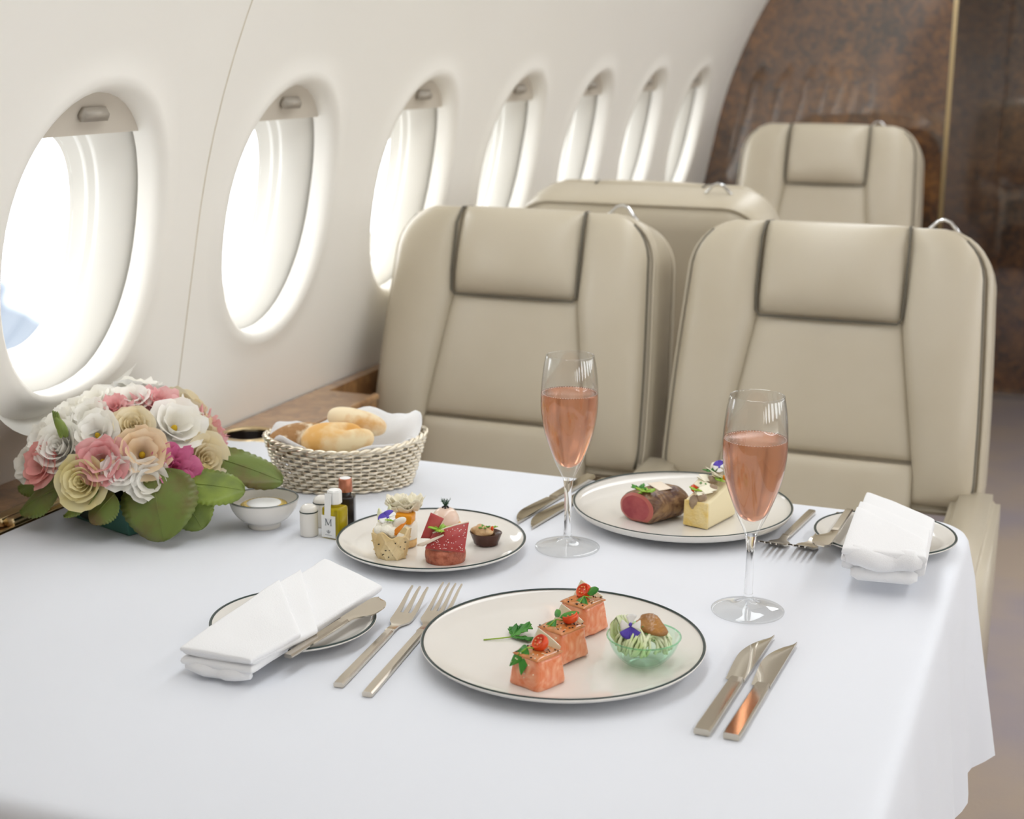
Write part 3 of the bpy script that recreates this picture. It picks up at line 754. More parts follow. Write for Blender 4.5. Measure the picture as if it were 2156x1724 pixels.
shaker('white ceramic shaker half hidden behind the oil bottle', -.833, 1.474)
RB = math.radians(40)
def bottle(nm, label, x, y, m, rz, w, d, h):
    t = thing(nm, label, 'bottle', (x, y, TZ+.0003), rz)
    mk('bottle_body', *tr(box(w, d, h, .003, 3), 0, 0, h/2), m, t)
    mk('neck', *lathe([(.0075, h-.001), (.0070, h+.003), (.0062, h+.005), (.0060, h+.009), (0, h+.009)], 24), m, t)
    return t
ob = bottle('oil_bottle', 'small yellow oil bottle with a white M label and paper seal', -.799, 1.444, 'oil', math.radians(2), .0245, .0210, .038)
ob.rotation_euler.z = math.radians(-4)
mk('cap', *tr(prism([(.0088*math.cos(2*PI*k/8+.39), .0088*math.sin(2*PI*k/8+.39)) for k in range(8)], 0, .0165, .0012), 0, 0, .041), 'paper_white', ob, smooth=False)
lb = mk('label_card', *tr(box(.0190, .0004, .0270, .0001), -.0022, -.0110, .0150), 'paper_white', ob, smooth=False)
mk('seal_strip', *tr(box(.0085, .0006, .030, .0002), -.0025, -.0113, .0400, rx=-.07), 'paper_white', ob, smooth=False)
def stroke(a, b, w, y): 
    a, b = Vector((a[0], 0, a[1])), Vector((b[0], 0, b[1])); d = (b-a).normalized(); n = Vector((-d.z, 0, d.x))*w/2
    q = [a+n, a-n, b-n, b+n]; V = [p+Vector((0, y, 0)) for p in q]+[p+Vector((0, y+.0003, 0)) for p in q]
    return V, [(0, 1, 2, 3), (4, 7, 6, 5), (0, 4, 5, 1), (1, 5, 6, 2), (2, 6, 7, 3), (3, 7, 4, 0)]
my = -.01145
def S(a, b, w): return stroke((a[0]-.0022, a[1]), (b[0]-.0022, b[1]), w, my)
Mst = [S((-.0036, .0165), (-.0036, .0245), .00045), S((.0036, .0165), (.0036, .0245), .0009), S((-.0036, .0245), (0, .0170), .0010), S((0, .0170), (.0036, .0245), .00045), S((-.0048, .0165), (-.0026, .0165), .0003), S((.0024, .0165), (.0048, .0165), .0003), S((-.0048, .0245), (-.0034, .0245), .0003), S((.0034, .0245), (.0048, .0245), .0003)]
mk('label_lettering', *join(*Mst), 'ink', lb, smooth=False)
cr = [S((-.0018, .0080), (.0018, .0080), .0004), S((-.0018, .0080), (-.0026, .0100), .0003), S((.0018, .0080), (.0026, .0100), .0003), S((-.0008, .0080), (-.0010, .0106), .0003), S((.0008, .0080), (.0010, .0106), .0003), S((0, .008), (0, .0112), .0003), S((-.0012, .0070), (.0012, .0070), .0003), S((-.0045, .0048), (.0045, .0048), .00025)]
mk('crown_emblem', *join(*cr), 'ink', lb, smooth=False)
vb = bottle('vinegar_bottle', 'small dark vinegar bottle with a copper cap behind the oil bottle', -.806, 1.484, 'vinegar', math.radians(20), .0220, .0220, .039)
mk('cap', *tr(lathe([(.0084, .0), (.0086, .001), (.0080, .0150), (.0074, .0160), (0, .0162)], 24), 0, 0, .044), 'copper', vb)
mk('cap_top', *tr(lathe([(0, .0004), (.0060, .0004), (.0066, 0)], 24), 0, 0, .0602), 'paper_white', vb)

# ------------------------------------------------------------------ flower arrangement
FC = Vector((-1.075, 1.42, .80))
fa = thing('flower_arrangement', 'dome of white, cream and pink roses in a green planter by the window', 'flowers', (-1.063, 1.405, TZ+.0003))
FO = Vector(fa.location)
def planter():
    a = math.radians(-18)
    def ring(sx, sy, z): return [Vector((x*sx/2, y*sy/2, z)) for x, y in ((-1, -1), (1, -1), (1, 1), (-1, 1))]
    R = [ring(.110, .078, 0), ring(.114, .082, .002), ring(.132, .098, .036), ring(.138, .104, .037), ring(.140, .106, .046), ring(.132, .098, .046), ring(.128, .094, .040)]
    V = [v for r in R for v in r]; F = [(3, 2, 1, 0)]+[(j*4+i, j*4+(i+1) % 4, j*4+4+(i+1) % 4, j*4+4+i) for j in range(6) for i in range(4)]
    return tr((V, F), rz=a)
mk('planter', *planter(), 'planter_green', fa, smooth=False, bevel=.0015)
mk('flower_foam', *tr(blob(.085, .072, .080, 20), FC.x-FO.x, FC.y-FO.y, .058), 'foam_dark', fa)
def petal(ang, rb, rt, h, w, curl, ruff=0, seed=0, p=.6, nu=9, nv=8, z0=0, twist=0):
    def f(a, t):
        q = (2*a-1)
        ww = w*(.62+.38*math.sin(min(1, t*1.15)*PI/2))
        an = ang+q*ww/2+twist*t
        r = rb+(rt-rb)*t**p+curl*max(0, t-.62)**2*6
        edge = 1-.22*abs(q)**2.5*t
        z = h*t*edge-curl*.55*max(0, t-.7)**1.5*3
        r *= 1-.05*abs(q)**2
        if ruff: 
            k = ruff*t**3*noise.noise(Vector((q*3.4+seed*5.1, t*1.5, seed*2.3)))*2; r += k*.6; z += k*.8
        return (r*math.cos(an), r*math.sin(an), z+z0)
    return grid(nu, nv, f)
def flower_mesh(kind, seed):
    rnd = random.Random(seed); ps = []
    def layer(n, rb, rt, h, w, curl, ruff=0, a0=0, z0=0, p=.6):
        for i in range(n): ps.append(petal(a0+2*PI*i/n+rnd.uniform(-.18, .18), rb, rt*rnd.uniform(.94, 1.06), h*rnd.uniform(.92, 1.06), w, curl*rnd.uniform(.6, 1.4), ruff, seed*3+len(ps), p, z0=z0))
    if kind == 'rose':
        layer(2, .02, .10, .74, 3.6, .0, 0, 0); layer(3, .04, .22, .80, 2.7, .02, .03, .5); layer(3, .06, .36, .84, 2.5, .03, .03, 1.3)
        layer(4, .12, .54, .84, 2.1, .06, .05, .2); layer(5, .2, .74, .78, 1.8, .12, .05, .8); layer(5, .3, .92, .62, 1.7, .20, .08, .1)
    elif kind == 'lisi':
        layer(4, .02, .50, .90, 2.2, .08, .10, .3, 0, .65); layer(5, .02, .74, .86, 1.9, .14, .12, .9, 0, .6); layer(5, .03, .95, .66, 1.8, .22, .14, .2, 0, .55)
    else:
        layer(4, .03, .22, .92, 2.2, .05, .16, .2); layer(5, .05, .42, .90, 1.8, .10, .20, .9); layer(6, .08, .64, .82, 1.5, .16, .22, .3); layer(6, .1, .90, .62, 1.5, .25, .24, .7)
    return join(*ps)
NAMES = {'rose': 'rose', 'lisi': 'lisianthus', 'ruff': 'carnation'}
FLOWERS = [
    (-1.021,1.368,0.870,0.023,'rose','cream'),
    (-0.992,1.412,0.864,0.029,'lisi','white'),
    (-1.031,1.434,0.883,0.024,'ruff','pink'),
    (-1.055,1.413,0.889,0.022,'lisi','white'),
    (-1.058,1.383,0.884,0.019,'ruff','pink'),
    (-1.094,1.396,0.887,0.021,'lisi','white'),
    (-1.078,1.360,0.877,0.022,'lisi','white'),
    (-1.053,1.341,0.865,0.023,'lisi','white'),
    (-1.092,1.322,0.849,0.027,'rose','white'),
    (-1.113,1.314,0.827,0.022,'lisi','salmon'),
    (-1.050,1.307,0.816,0.027,'rose','yellow'),
    (-1.033,1.322,0.839,0.025,'lisi','pink'),
    (-1.011,1.328,0.828,0.019,'lisi','white'),
    (-0.998,1.352,0.844,0.027,'lisi','peach'),
    (-0.987,1.344,0.814,0.022,'lisi','white'),
    (-0.971,1.373,0.824,0.025,'ruff','magenta'),
    (-0.961,1.423,0.822,0.030,'rose','cream'),
    (-0.987,1.491,0.824,0.022,'ruff','lpink'),
    (-1.014,1.475,0.864,0.021,'lisi','white'),
    (-1.107,1.347,0.867,0.022,'lisi','white'),
    (-1.146,1.329,0.820,0.018,'lisi','white'),
    (-1.129,1.339,0.850,0.021,'lisi','white'),
    (-1.114,1.375,0.878,0.018,'lisi','white'),
    (-0.993,1.482,0.844,0.018,'lisi','cream'),
    (-0.958,1.405,0.799,0.018,'rose','yellow'),
    (-1.110,1.500,.862,.026,'lisi','white'), (-1.045,1.515,.862,.026,'rose','cream'), (-1.000,1.500,.835,.026,'ruff','pink'), (-1.150,1.460,.840,.026,'rose','white'), (-1.085,1.470,.888,.026,'lisi','white'), (-1.130,1.530,.815,.024,'lisi','peach'), (-1.060,1.538,.815,.024,'lisi','white'), (-.975,1.470,.812,.022,'rose','white'), (-1.190,1.415,.812,.022,'lisi','white'), (-1.165,1.375,.808,.020,'ruff','lpink')]
for i, (x, y, z, r, kind, c) in enumerate(FLOWERS):
    P = Vector((x, y, z)); n = Vector(((P.x-FC.x)/.118, (P.y-FC.y)/.118, (P.z-FC.z)/.09)).normalized()
    n = (n+(Vector((.15, -.60, .30)) if kind == 'rose' else Vector((.08, -.30, .14)))*(1 if y < 1.45 else 0)).normalized()
    M = Matrix.Translation(P-FO-n*r*.55) @ n.to_track_quat('Z', 'Y').to_matrix().to_4x4() @ Matrix.Rotation(i*1.7, 4, 'Z') @ Matrix.Scale(r*1.12, 4)
    fl = mk(NAMES[kind], *xf(flower_mesh(kind, i), M), 'petal_'+c, fa)
    if c in ('pink', 'magenta', 'salmon', 'lpink', 'yellow', 'peach', 'cream'): fl['label'] = {'lpink': 'pale pink', 'peach': 'peach coloured'}.get(c, c)+' flower head'
    if kind == 'lisi': mk('flower_centre', *xf(tr(blob(.13, .13, .20, 10), 0, 0, .24), M), 'stamen' if i % 2 else 'petal_yellow', fl)
def leaf(base, tip, up, W, m, parent, name='leaf', fold=.18, droop=.15, serr=.09, ns=12, n=30, pw=.8, solid=.0006, blunt=.7, org=None):
    b, t = Vector(base), Vector(tip)
    if org is not None: b, t = b-org, t-org
    ax = t-b; L = ax.length; ax.normalize(); up = Vector(up); up = (up-ax*up.dot(ax)).normalized(); sd = ax.cross(up)
    def f(u, v):
        q = 2*u-1; w = W/2*max(0, math.sin(PI*v**pw))**blunt
        if serr: w *= 1+serr*(2*abs((v*ns) % 1-.5)-.5)*(1 *abs(q)**9)
        return b+ax*(L*v)+sd*(q*w)+up*(-fold*abs(q)*w-droop*L*v*v+.03*L*math.sin(q*5+v*7)*abs(q))
    o = mk(name, *grid(9, n*2 if serr else n, f), m, parent, solid=solid)
    if serr: mk('midrib', *tube([b+ax*(L*v)+up*(-droop*L*v*v+.0004) for v in [i/12*.95 for i in range(13)]], [.0009-.0006*i/12 for i in range(13)], 6), m, o)
    return o
for b, t, u, W, m in [((-.985, 1.352, .825), (-.955, 1.316, .757), (.2, -1, .35), .094, 'leaf_dark'),
        ((-.965, 1.375, .806), (-.892, 1.395, .806), (.2, -.7, .9), .052, 'leaf_green'), ((-.960, 1.368, .800), (-.930, 1.362, .758), (.4, -1, .3), .056, 'leaf_green'),
        ((-.970, 1.440, .822), (-.872, 1.446, .808), (.1, -.6, .9), .052, 'leaf_dark'), ((-1.120, 1.345, .802), (-1.190, 1.352, .786), (-.2, -.8, .6), .038, 'leaf_dark'),
        ((-1.095, 1.325, .800), (-1.160, 1.318, .770), (0, -.7, .8), .048, 'leaf_dark'), ((-1.035, 1.316, .805), (-1.088, 1.310, .776), (.2, -.4, 1), .036, 'leaf_green'),
        ((-1.02, 1.325, .800), (-1.045, 1.305, .770), (.2, -.8, .6), .040, 'leaf_dark'),
        ((-1.10, 1.52, .80), (-1.14, 1.59, .785), (0, .4, 1), .06, 'leaf_dark'), ((-1.03, 1.52, .80), (-.99, 1.58, .785), (0, .4, 1), .06, 'leaf_green'), ((-1.15, 1.45, .80), (-1.19, 1.48, .79), (-.4, 0, 1), .05, 'leaf_dark')]:
    leaf(b, t, u, W, m, fa, org=FO, blunt=.5, pw=.72 if W > .08 else .8, serr=.05 if W > .08 else .09)
bd = mk('bud', *tr(blob(.006, .006, .014, 14), *(Vector((-1.086, 1.322, .873))-FO), rx=.3, ry=-.3), 'leaf_green', fa); bd['label'] = 'closed green bud'
for dx in (-.004, .0, .004): leaf((-1.083, 1.317, .862), (-1.092+dx, 1.316, .892), (dx*60, -1, .2), .007, 'leaf_green', bd, 'sepal', serr=0, org=FO)

# ------------------------------------------------------------------ food helpers
def sprig(name, parent, p, r, n, m, seed, up=(0, 0, 1), W=.55, serr=0, flat=.5):
    rnd = random.Random(seed); ps = []
    for i in range(n):
        a = 2*PI*i/n+rnd.uniform(-.4, .4); d = Vector((math.cos(a), math.sin(a), flat+rnd.uniform(-.2, .25))).normalized()
        b = Vector(p); L = r*rnd.uniform(.75, 1.15); sd = d.cross(Vector((0, 0, 1))).normalized(); uu = sd.cross(d)
        ps.append(grid(5, 8, lambda u, v: b+d*(L*v)+sd*((2*u-1)*L*W/2*math.sin(PI*min(1, .06+.94*v))**.8*(1+(.25*math.sin(v*20) if serr else 0)))+uu*(-.12*L*abs(2*u-1)-.25*L*v*v)))
        ps.append(tube([b, b+d*L*.5], .0004, 5))
    return mk(name, *join(*ps), m, parent, solid=.0004)
def seeds(name, parent, pts, m, s=.0011):
    rnd = random.Random(len(pts)); return mk(name, *join(*[tr(blob(s, s*.6, s*.5, 6), x, y, z, rz=rnd.uniform(0, 6), rx=rnd.uniform(-.5, .5)) for x, y, z in pts]), m, parent)
def pansy(parent, p, n, s, seed=0, name='pansy'):
    n = Vector(n).normalized(); M = Matrix.Translation(p) @ n.to_track_quat('Z', 'Y').to_matrix().to_4x4() @ Matrix.Rotation(seed, 4, 'Z')
    def pet(a, r, w, k): return grid(7, 6, lambda u, v: ((r*v*math.cos(a+(2*u-1)*w)), r*v*math.sin(a+(2*u-1)*w), .0006*k+.10*r*v*v*math.sin(3*u+k)))
    o = mk(name, *xf(join(pet(1.0, s, .55, 0), pet(2.1, s, .55, 0)), M), 'pansy_purple', parent, solid=.0003)
    mk('pale_petals', *xf(join(pet(-.1, s*.85, .5, 1), pet(3.2, s*.85, .5, 1), pet(4.71, s*.9, .6, 1.4)), M), 'pansy_white', o, solid=.0003)
    mk('dark_eye', *xf(tr(blob(s*.16, s*.16, s*.1, 8), 0, -s*.1, .0012), M), 'pansy_purple', o)
    return o
PZ = TZ+.0072

# ------------------------------------------------------------------ salmon plate
def salmon(label, x, y, rz, seed, tom, herb):
    t = thing('salmon_cube', label, 'salmon', (x, y, PZ-.0004), rz); rnd = random.Random(seed)
    vf = box(.037, .041, .031, .0045, 3, .80)
    bm = bmesh.new(); vs = [bm.verts.new(v) for v in vf[0]]
    for f in vf[1]: bm.faces.new([vs[i] for i in f])
    bmesh.ops.subdivide_edges(bm, edges=[e for e in bm.edges if e.calc_length() > .012], cuts=4, use_grid_fill=True)
    for v in bm.verts: v.co += v.co.normalized()*.0012*noise.noise(v.co*90+Vector((seed, 0, 0)))
    mk('salmon_flesh', *tr(bm_out(bm), 0, 0, .0158), 'salmon', t)
    mk('glaze', *puff(lambda a, b: Vector(((a-.5)*.031, (b-.5)*.034, .0300+.0006*noise.noise(Vector((a*4, b*4, seed))))), Vector((0, 0, 1)), .0022, .002, 3, 14, 14), 'glaze', t)
    pw, pb = [], []
    for k in range(34):
        q = (rnd.uniform(-.014, .014), rnd.uniform(-.017, .016), .0322); (pw if k % 2 else pb).append(q)
    for k in range(8): pw.append((rnd.uniform(-.013, .013), -.0205+rnd.uniform(0, .0015), rnd.uniform(.012, .028)))
    seeds('white_sesame', t, pw, 'sesame_white'); seeds('black_sesame', t, pb, 'sesame_black', .0012)
    tx, ty, tt = tom
    tm = mk('tomato_half', *tr(join(lathe(smoothp([(0, -.004), (.006, -.003), (.0080, .001), (.0074, .0042), (.0066, .0046)], 4)+[(.0058, .0036), (0, .0034)], 20)), tx, ty, .0368, rx=tt, ry=-.25), 'tomato', t)
    seeds('tomato_seeds', tm, [tuple(Matrix.Translation((tx, ty, .0368)) @ Matrix.Rotation(-.25, 4, 'Y') @ Matrix.Rotation(tt, 4, 'X') @ Vector((.0035*math.cos(k), .0035*math.sin(k), .0044))) for k in range(6)], 'tomato_seed', .0014)
    for k, (b, e, w) in enumerate(herb): leaf(b, e, (0, -.8, .8), w, 'herb_green', t, 'herb_leaf', serr=0, fold=.2, droop=.25, solid=.0004, pw=.9)
    mk('herb_stem', *tube([(herb[0][0][0]+.003, herb[0][0][1]+.008, .034), herb[0][0], Vector(herb[0][0]).lerp(Vector(herb[0][1]), .5)], .0006, 6), 'herb_light', t)
    mk('daikon_slice', *tr(puff(lambda a, b: Vector(((a-.5)*.030, .0015*math.sin(a*3), (b-.5)*.032)), Vector((0, 1, 0)), .0009, .0009, 2.4, 12, 12), -.016, .0235, .0185, rx=-.22, ry=.35), 'daikon', t)
    return t
salmon('nearest salmon cube on the front plate, tomato half on top', -.427, 1.136, math.radians(-22), 1, (.000, .004, .75), [((-.004, -.010, .036), (-.013, -.026, .024), .011), ((-.004, -.010, .036), (.001, -.027, .020), .010), ((-.004, -.010, .036), (-.014, -.012, .033), .008)])
salmon('middle salmon cube of the row, thick with black sesame', -.428, 1.201, math.radians(-22), 2, (.004, .008, .2), [((-.004, -.004, .037), (-.006, -.024, .026), .011), ((-.002, .0, .038), (.010, .010, .046), .008), ((-.004, .0, .038), (-.014, .006, .043), .007)])
salmon('farthest salmon cube on the front plate under a round green leaf', -.431, 1.270, math.radians(-20), 3, (-.003, .006, .8), [((.004, -.004, .037), (.006, -.024, .022), .017), ((.003, .002, .038), (.013, .004, .046), .010)])
# parsley sprig lying on the plate
ps = thing('parsley_sprig', 'flat green parsley sprig on the left of the salmon plate', 'herb', (-.487, 1.222, PZ), math.radians(18))
mk('stem', *tube([(-.026, -.008, .001), (-.012, -.004, .0012), (0, 0, .0015)], .0007, 6), 'herb_light', ps)
def lobed(d, L, W, lift):
    d = Vector((*d, lift)).normalized(); sd = d.cross(Vector((0, 0, 1))).normalized()
    def f(u, v):
        q = 2*u-1; w = W/2*(v**.8)*(1-.55*max(0, v-.75)/.25)*(1+.30*math.cos(v*22)*abs(q))
        tipc = L*(v-(.20*v*abs(q)*(1+.6*math.cos(q*9))))
        return d*tipc+sd*(q*w)+Vector((0, 0, .0016+.0016*math.sin(q*6+v*4)*v))
    return grid(17, 18, f)
for d, L, W, l in (((.85, .75), .026, .022, .38), ((.25, .85), .020, .018, .25), ((1, -.25), .024, .014, .02), ((.4, .9), .016, .012, .3)):
    mk('leaf', *lobed(d, L, W, l), 'herb_green', ps, solid=.0004)
# noodle salad in green glass bowl
gb = thing('glass_bowl', 'small clear green glass bowl on the salmon plate', 'bowl', (-.352, 1.213, PZ))
mk('bowl_body', *lathe(smoothp([(0, 0), (.012, .0004), (.021, .0055), (.0292, .0155), (.0338, .0275)], 5)+[(.0343, .0280), (.0336, .0280)]+smoothp([(.0331, .0270), (.0285, .0158), (.020, .0066), (.011, .0018), (0, .0014)], 5), 56), 'thin_glass_green', gb)
mk('bowl_rim', *tube([(.0339*math.cos(2*PI*k/48), .0339*math.sin(2*PI*k/48), .0279) for k in range(48)], .00075, 8, closed=True), 'glass_green', gb)
ns = thing('noodle_salad', 'pale noodle strands with brown sauce and a pansy in the green glass bowl', 'noodles', (-.352, 1.213, PZ+.002))
rnd = random.Random(5); ps = []
for k in range(85):
    a = rnd.uniform(0, 2*PI); tilt = rnd.uniform(-.9, .9); R0 = rnd.uniform(.55, 1.0); off = rnd.uniform(-.5, .5)
    pts = []
    for i in range(15):
        s = -1.75+3.5*i/14; p = Vector((math.sin(s), .55*math.sin(tilt)+off*.5*math.cos(s)+.15*math.sin(3*s+k), math.cos(s)))
        p = Matrix.Rotation(a*.35-.4, 3, 'Z') @ p
        if p.length > 1: p.normalize()
        zc = .0165; q = Vector((p.x*.0265*R0, p.y*.0265*R0, zc+p.z*(.0195*R0 if p.z > 0 else .013*R0)))
        rm = .0275*min(1, math.sqrt(max(.02, q.z+.001)/.024)) if q.z < .024 else .03
        h = math.hypot(q.x, q.y)
        if h > rm: q.x *= rm/h; q.y *= rm/h
        pts.append(q)
    ps.append(tube(pts, .0015, 6))
for k in range(7):   # loops over the rim
    a = PI*.75+k*.16; pts = [Vector((.018*math.cos(a), .018*math.sin(a), .026)), Vector((.026*math.cos(a), .026*math.sin(a), .036+.001*k)), Vector((.0305*math.cos(a), .0305*math.sin(a), .034)), Vector((.0300*math.cos(a+.05), .0300*math.sin(a+.05), .024)), Vector((.022*math.cos(a+.2), .022*math.sin(a+.2), .014))]
    ps.append(tube([(x, y, 0) and Vector((x, y, z)) for (x, y), z in zip([(p.x, p.y) for p in pts], [p.z for p in pts])], .0013, 6))
nd = mk('noodles', *join(*ps), 'noodle', ns); nd['kind'] = 'stuff'
hs = mk('herb_flecks', *join(*[tr(blob(.0013, .0008, .0004, 6), .024*math.cos(k*2.4)*math.sqrt(k/26), .024*math.sin(k*2.4)*math.sqrt(k/26), .0165+.0205*math.sqrt(max(0, 1-k/26))+.001, rz=k) for k in range(26)]), 'herb_green', ns); hs['kind'] = 'stuff'
mk('brown_sauce', *tr(blob(.0170, .0120, .0050, 24, 2, .45, 90, 3), .006, .001, .0362, rz=-.5, ry=.22, rx=.15), 'sauce_brown', ns)
pansy(ns, (-.0095, -.0105, .0375), (-.25, -.80, .50), .0125, 3.4)

# ------------------------------------------------------------------ canapes
def waffle_z(a): return .030+.0028*math.sin(3*a+.5)+.0016*math.sin(7*a)
wc = thing('waffle_cup_canape', 'crisp waffle cup filled with cauliflower, carrot and a purple petal', 'canape', (-.698, 1.388, PZ+.0003))
def wsurf(rk):
    def f(u, v):
        a = 2*PI*u; r = (.0150+.0058*v**.8)*(1+.025*math.sin(3*a))*rk; z = waffle_z(a)*v
        g = max(0, math.cos(a*9+v*9))**9+max(0, math.cos(a*9-v*9))**9
        return ((r+.0019*g*(1 if rk == 1 else 0))*math.cos(a), (r+.0019*g*(1 if rk == 1 else 0))*math.sin(a), z)
    return f
o1 = grid(120, 40, wsurf(1), cu=True); o2 = grid(120, 4, wsurf(.90), cu=True)
mk('waffle_shell', *join(o1, (o2[0], [tuple(reversed(f)) for f in o2[1]]), (o1[0][-120:]+o2[0][-120:], [(k, (k+1) % 120, 120+(k+1) % 120, 120+k) for k in range(120)]), lathe([(0, .001), (.0145, .001)], 30)), 'waffle', wc)
rnd = random.Random(2)
seeds('black_sesame', wc, [((.0152+.0058*(z/.03)**.8)*math.cos(a)*1.05, (.0152+.0058*(z/.03)**.8)*math.sin(a)*1.05, z) for a, z in [(rnd.uniform(-2.9, -.1), rnd.uniform(.002, .022)) for _ in range(14)]], 'sesame_black', .0013)
mk('filling', *lathe([(0, .026), (.012, .025), (.0185, .022)], 24), 'cauliflower', wc)
mk('cauliflower', *join(*[tr(blob(.0072, .0068, .0062, 16, 2, .25, 200, k), x, y, z) for k, (x, y, z) in enumerate([(-.008, -.010, .032), (.001, -.012, .034), (-.001, -.006, .036), (-.010, -.003, .035), (.006, -.009, .032)])]), 'cauliflower', wc)
mk('carrot_wedge', *tr(prism([(0, 0), (.008, .002), (.020, .018), (.014, .016), (.002, .006)], -.002, .002, .0008), .004, -.012, .027, rx=PI/2, rz=.2), 'carrot', wc)
for b, t, w in (((-.012, .002, .028), (-.019, .004, .052), .009), ((-.006, .008, .03), (-.009, .010, .056), .007)): leaf(b, t, (-.3, -1, .2), w, 'endive', wc, 'endive_tip', serr=0, solid=.001)
mk('mushroom_slice', *tr(blob(.0105, .0035, .0045, 16, 2.2), .009, .000, .041, ry=-.5, rz=.3), 'panna', wc)
pansy(wc, (-.003, -.001, .0455), (-.1, -.45, .9), .0115, 1.1, 'purple_petals')
sprig('herb_leaf', wc, (.001, -.006, .0445), .007, 3, 'herb_light', 4)
gc = thing('layered_glass_canape', 'tall cream canape with orange jelly and frilled cheese behind the waffle cup', 'canape', (-.701, 1.430, PZ+.0005))
mk('biscuit_base', *lathe([(0, 0), (.0125, 0), (.0132, .001), (.0135, .009), (0, .009)], 32), 'biscuit', gc)
mk('cream_layer', *lathe([(0, .009), (.0136, .009), (.0140, .011), (.0138, .026), (.012, .0285), (0, .0285)], 32), 'panna', gc)
mk('orange_jelly', *tr(box(.020, .018, .012, .0022, 3), .002, -.003, .034, rz=.15, ry=.06), 'orange_jelly', gc)
def frill(seed, cx, cy, cz, r):
    rnd = random.Random(seed); ps = []
    for k in range(9):
        a = rnd.uniform(0, 2*PI); R1 = r*rnd.uniform(.35, .8); ph = rnd.uniform(0, 6)
        ps.append(grid(26, 4, lambda u, v: (cx+(R1+v*r*.55)*math.cos(a+3.2*u)*(1+.12*math.sin(14*u+ph)), cy+(R1*.7+v*r*.40)*math.sin(a+3.2*u), cz-.006+k*.0011+v*.009+.0022*math.sin(22*u+ph)*v)))
    return join(*ps)
mk('cheese_frills', *join(frill(3, -.004, .002, .043, .016), frill(8, .010, .004, .046, .011)), 'cheese', gc, solid=.0004)
ms = thing('mousse_dome_canape', 'pale pink mousse dome on a biscuit topped with dill', 'canape', (-.682, 1.500, PZ+.0018))
mk('biscuit_base', *lathe([(0, 0), (.0165, 0), (.0182, .002), (.0182, .006), (.0165, .0075), (0, .0075)], 36), 'biscuit', ms)
mk('mousse_dome', *lathe(smoothp([(.0158, .0072), (.0164, .0085), (.0160, .013), (.0130, .0195), (.0075, .0238), (0, .0252)], 5), 40), 'mousse', ms)
mk('caviar', *join(*[tr(blob(.0014, .0014, .0014, 8), .0034*math.cos(k*1.26), .0034*math.sin(k*1.26), .0255) for k in range(5)], tr(blob(.0014, .0014, .0014, 8), 0, 0, .0265)), 'caviar', ms)
rnd = random.Random(11); dl = []
for k in range(16):
    a = rnd.uniform(0, 2*PI); d = Vector((math.cos(a)*.6, math.sin(a)*.35, 1)).normalized(); L = rnd.uniform(.007, .013); b = Vector((0, 0, .0255)); dl.append(tube([b, b+d*L*.6, b+d*L], [.0005, .0004, .00015], 5))
    for j in range(4): q = b+d*L*(.35+.16*j); s = Vector((rnd.uniform(-1, 1), rnd.uniform(-1, 1), rnd.uniform(.1, .9))).normalized(); dl.append(tube([q, q+s*.0035], [.0003, .00012], 4))
mk('dill', *join(*dl), 'dill', ms)
tt = thing('tartare_canape', 'minced meat cake under a folded slice of dark red cured ham', 'canape', (-.637, 1.400, PZ+.0004))
mk('tartare_cake', *lathe(smoothp([(0, 0), (.0195, 0), (.0222, .003), (.0228, .009), (.0212, .0145), (.017, .0165), (0, .017)], 5), 40), 'tartare', tt)
pp = Vector((0, 0, 0))
HQ = quad((-.015, -.021, .0185), (.030, -.016, .0175), (.026, .006, .046), (-.010, -.010, .033))
def ham(u, v): p = HQ(u, v); return p+Vector((0, -.5, .35)).normalized()*(.004*math.sin(PI*u)*math.sin(PI*v*.8)+.0009*noise.noise(p*160))
hn = Vector((0, -.85, .5)).normalized()
flap = puff(quad((-.0245, -.012, .026), (-.012, -.008, .026), (-.004, .006, .046), (-.0165, -.002, .054)), Vector((.3, -.85, .3)).normalized(), .0030, .0004, 4, 12, 12)
hm = mk('cured_ham', *join(puff(ham, hn, .0012, .0008, 6, 22, 16), flap), 'bresaola', tt)
mk('fat_edge', *tube([Vector(ham(i/17, 1))+Vector((0, -.0006, .0004)) for i in range(18)], .0010, 6), 'fat', tt)
mk('cream_drip', *tube([(-.026, -.016, .019), (-.018, -.0205, .0225), (-.008, -.0195, .028), (.004, -.013, .034)], [.0012, .0022, .0018, .001], 8), 'fat', tt)
rnd = random.Random(4)
mk('salt_flakes', *join(*[tr(blob(.0006*rnd.uniform(.6, 1.5), .0006, .0005, 6), *(Vector(ham(rnd.uniform(.1, .98), rnd.uniform(.05, .95)))+hn*.0011)) for k in range(60)]), 'crumb_white', tt)['kind'] = 'stuff'
sprig('herb_sprig', tt, (-.005, -.004, .036), .016, 9, 'herb_light', 9, serr=1, flat=.6)
ct = thing('chocolate_tart_canape', 'small dark chocolate tart shell with tan filling and green cress', 'canape', (-.616, 1.466, PZ+.0012))
mk('tart_shell', *lathe(smoothp([(0, 0), (.0125, 0), (.0150, .004), (.0185, .0130), (.0190, .0142)], 4)+[(.0180, .0144), (.0172, .0130), (0, .011)], 40, 1.0, .85), 'chocolate', ct)
mk('filling', *tr(blob(.0135, .0115, .0075, 22, 2, .35, 120, 2), -.003, -.001, .0150), 'custard', ct)
sprig('cress', ct, (.0, -.004, .021), .007, 5, 'herb_green', 6); sprig('cress', ct, (.009, .004, .020), .006, 4, 'herb_light', 8)
mk('red_berry', *tr(blob(.0018, .0018, .0030, 10), .009, -.003, .0205), 'tomato', ct)

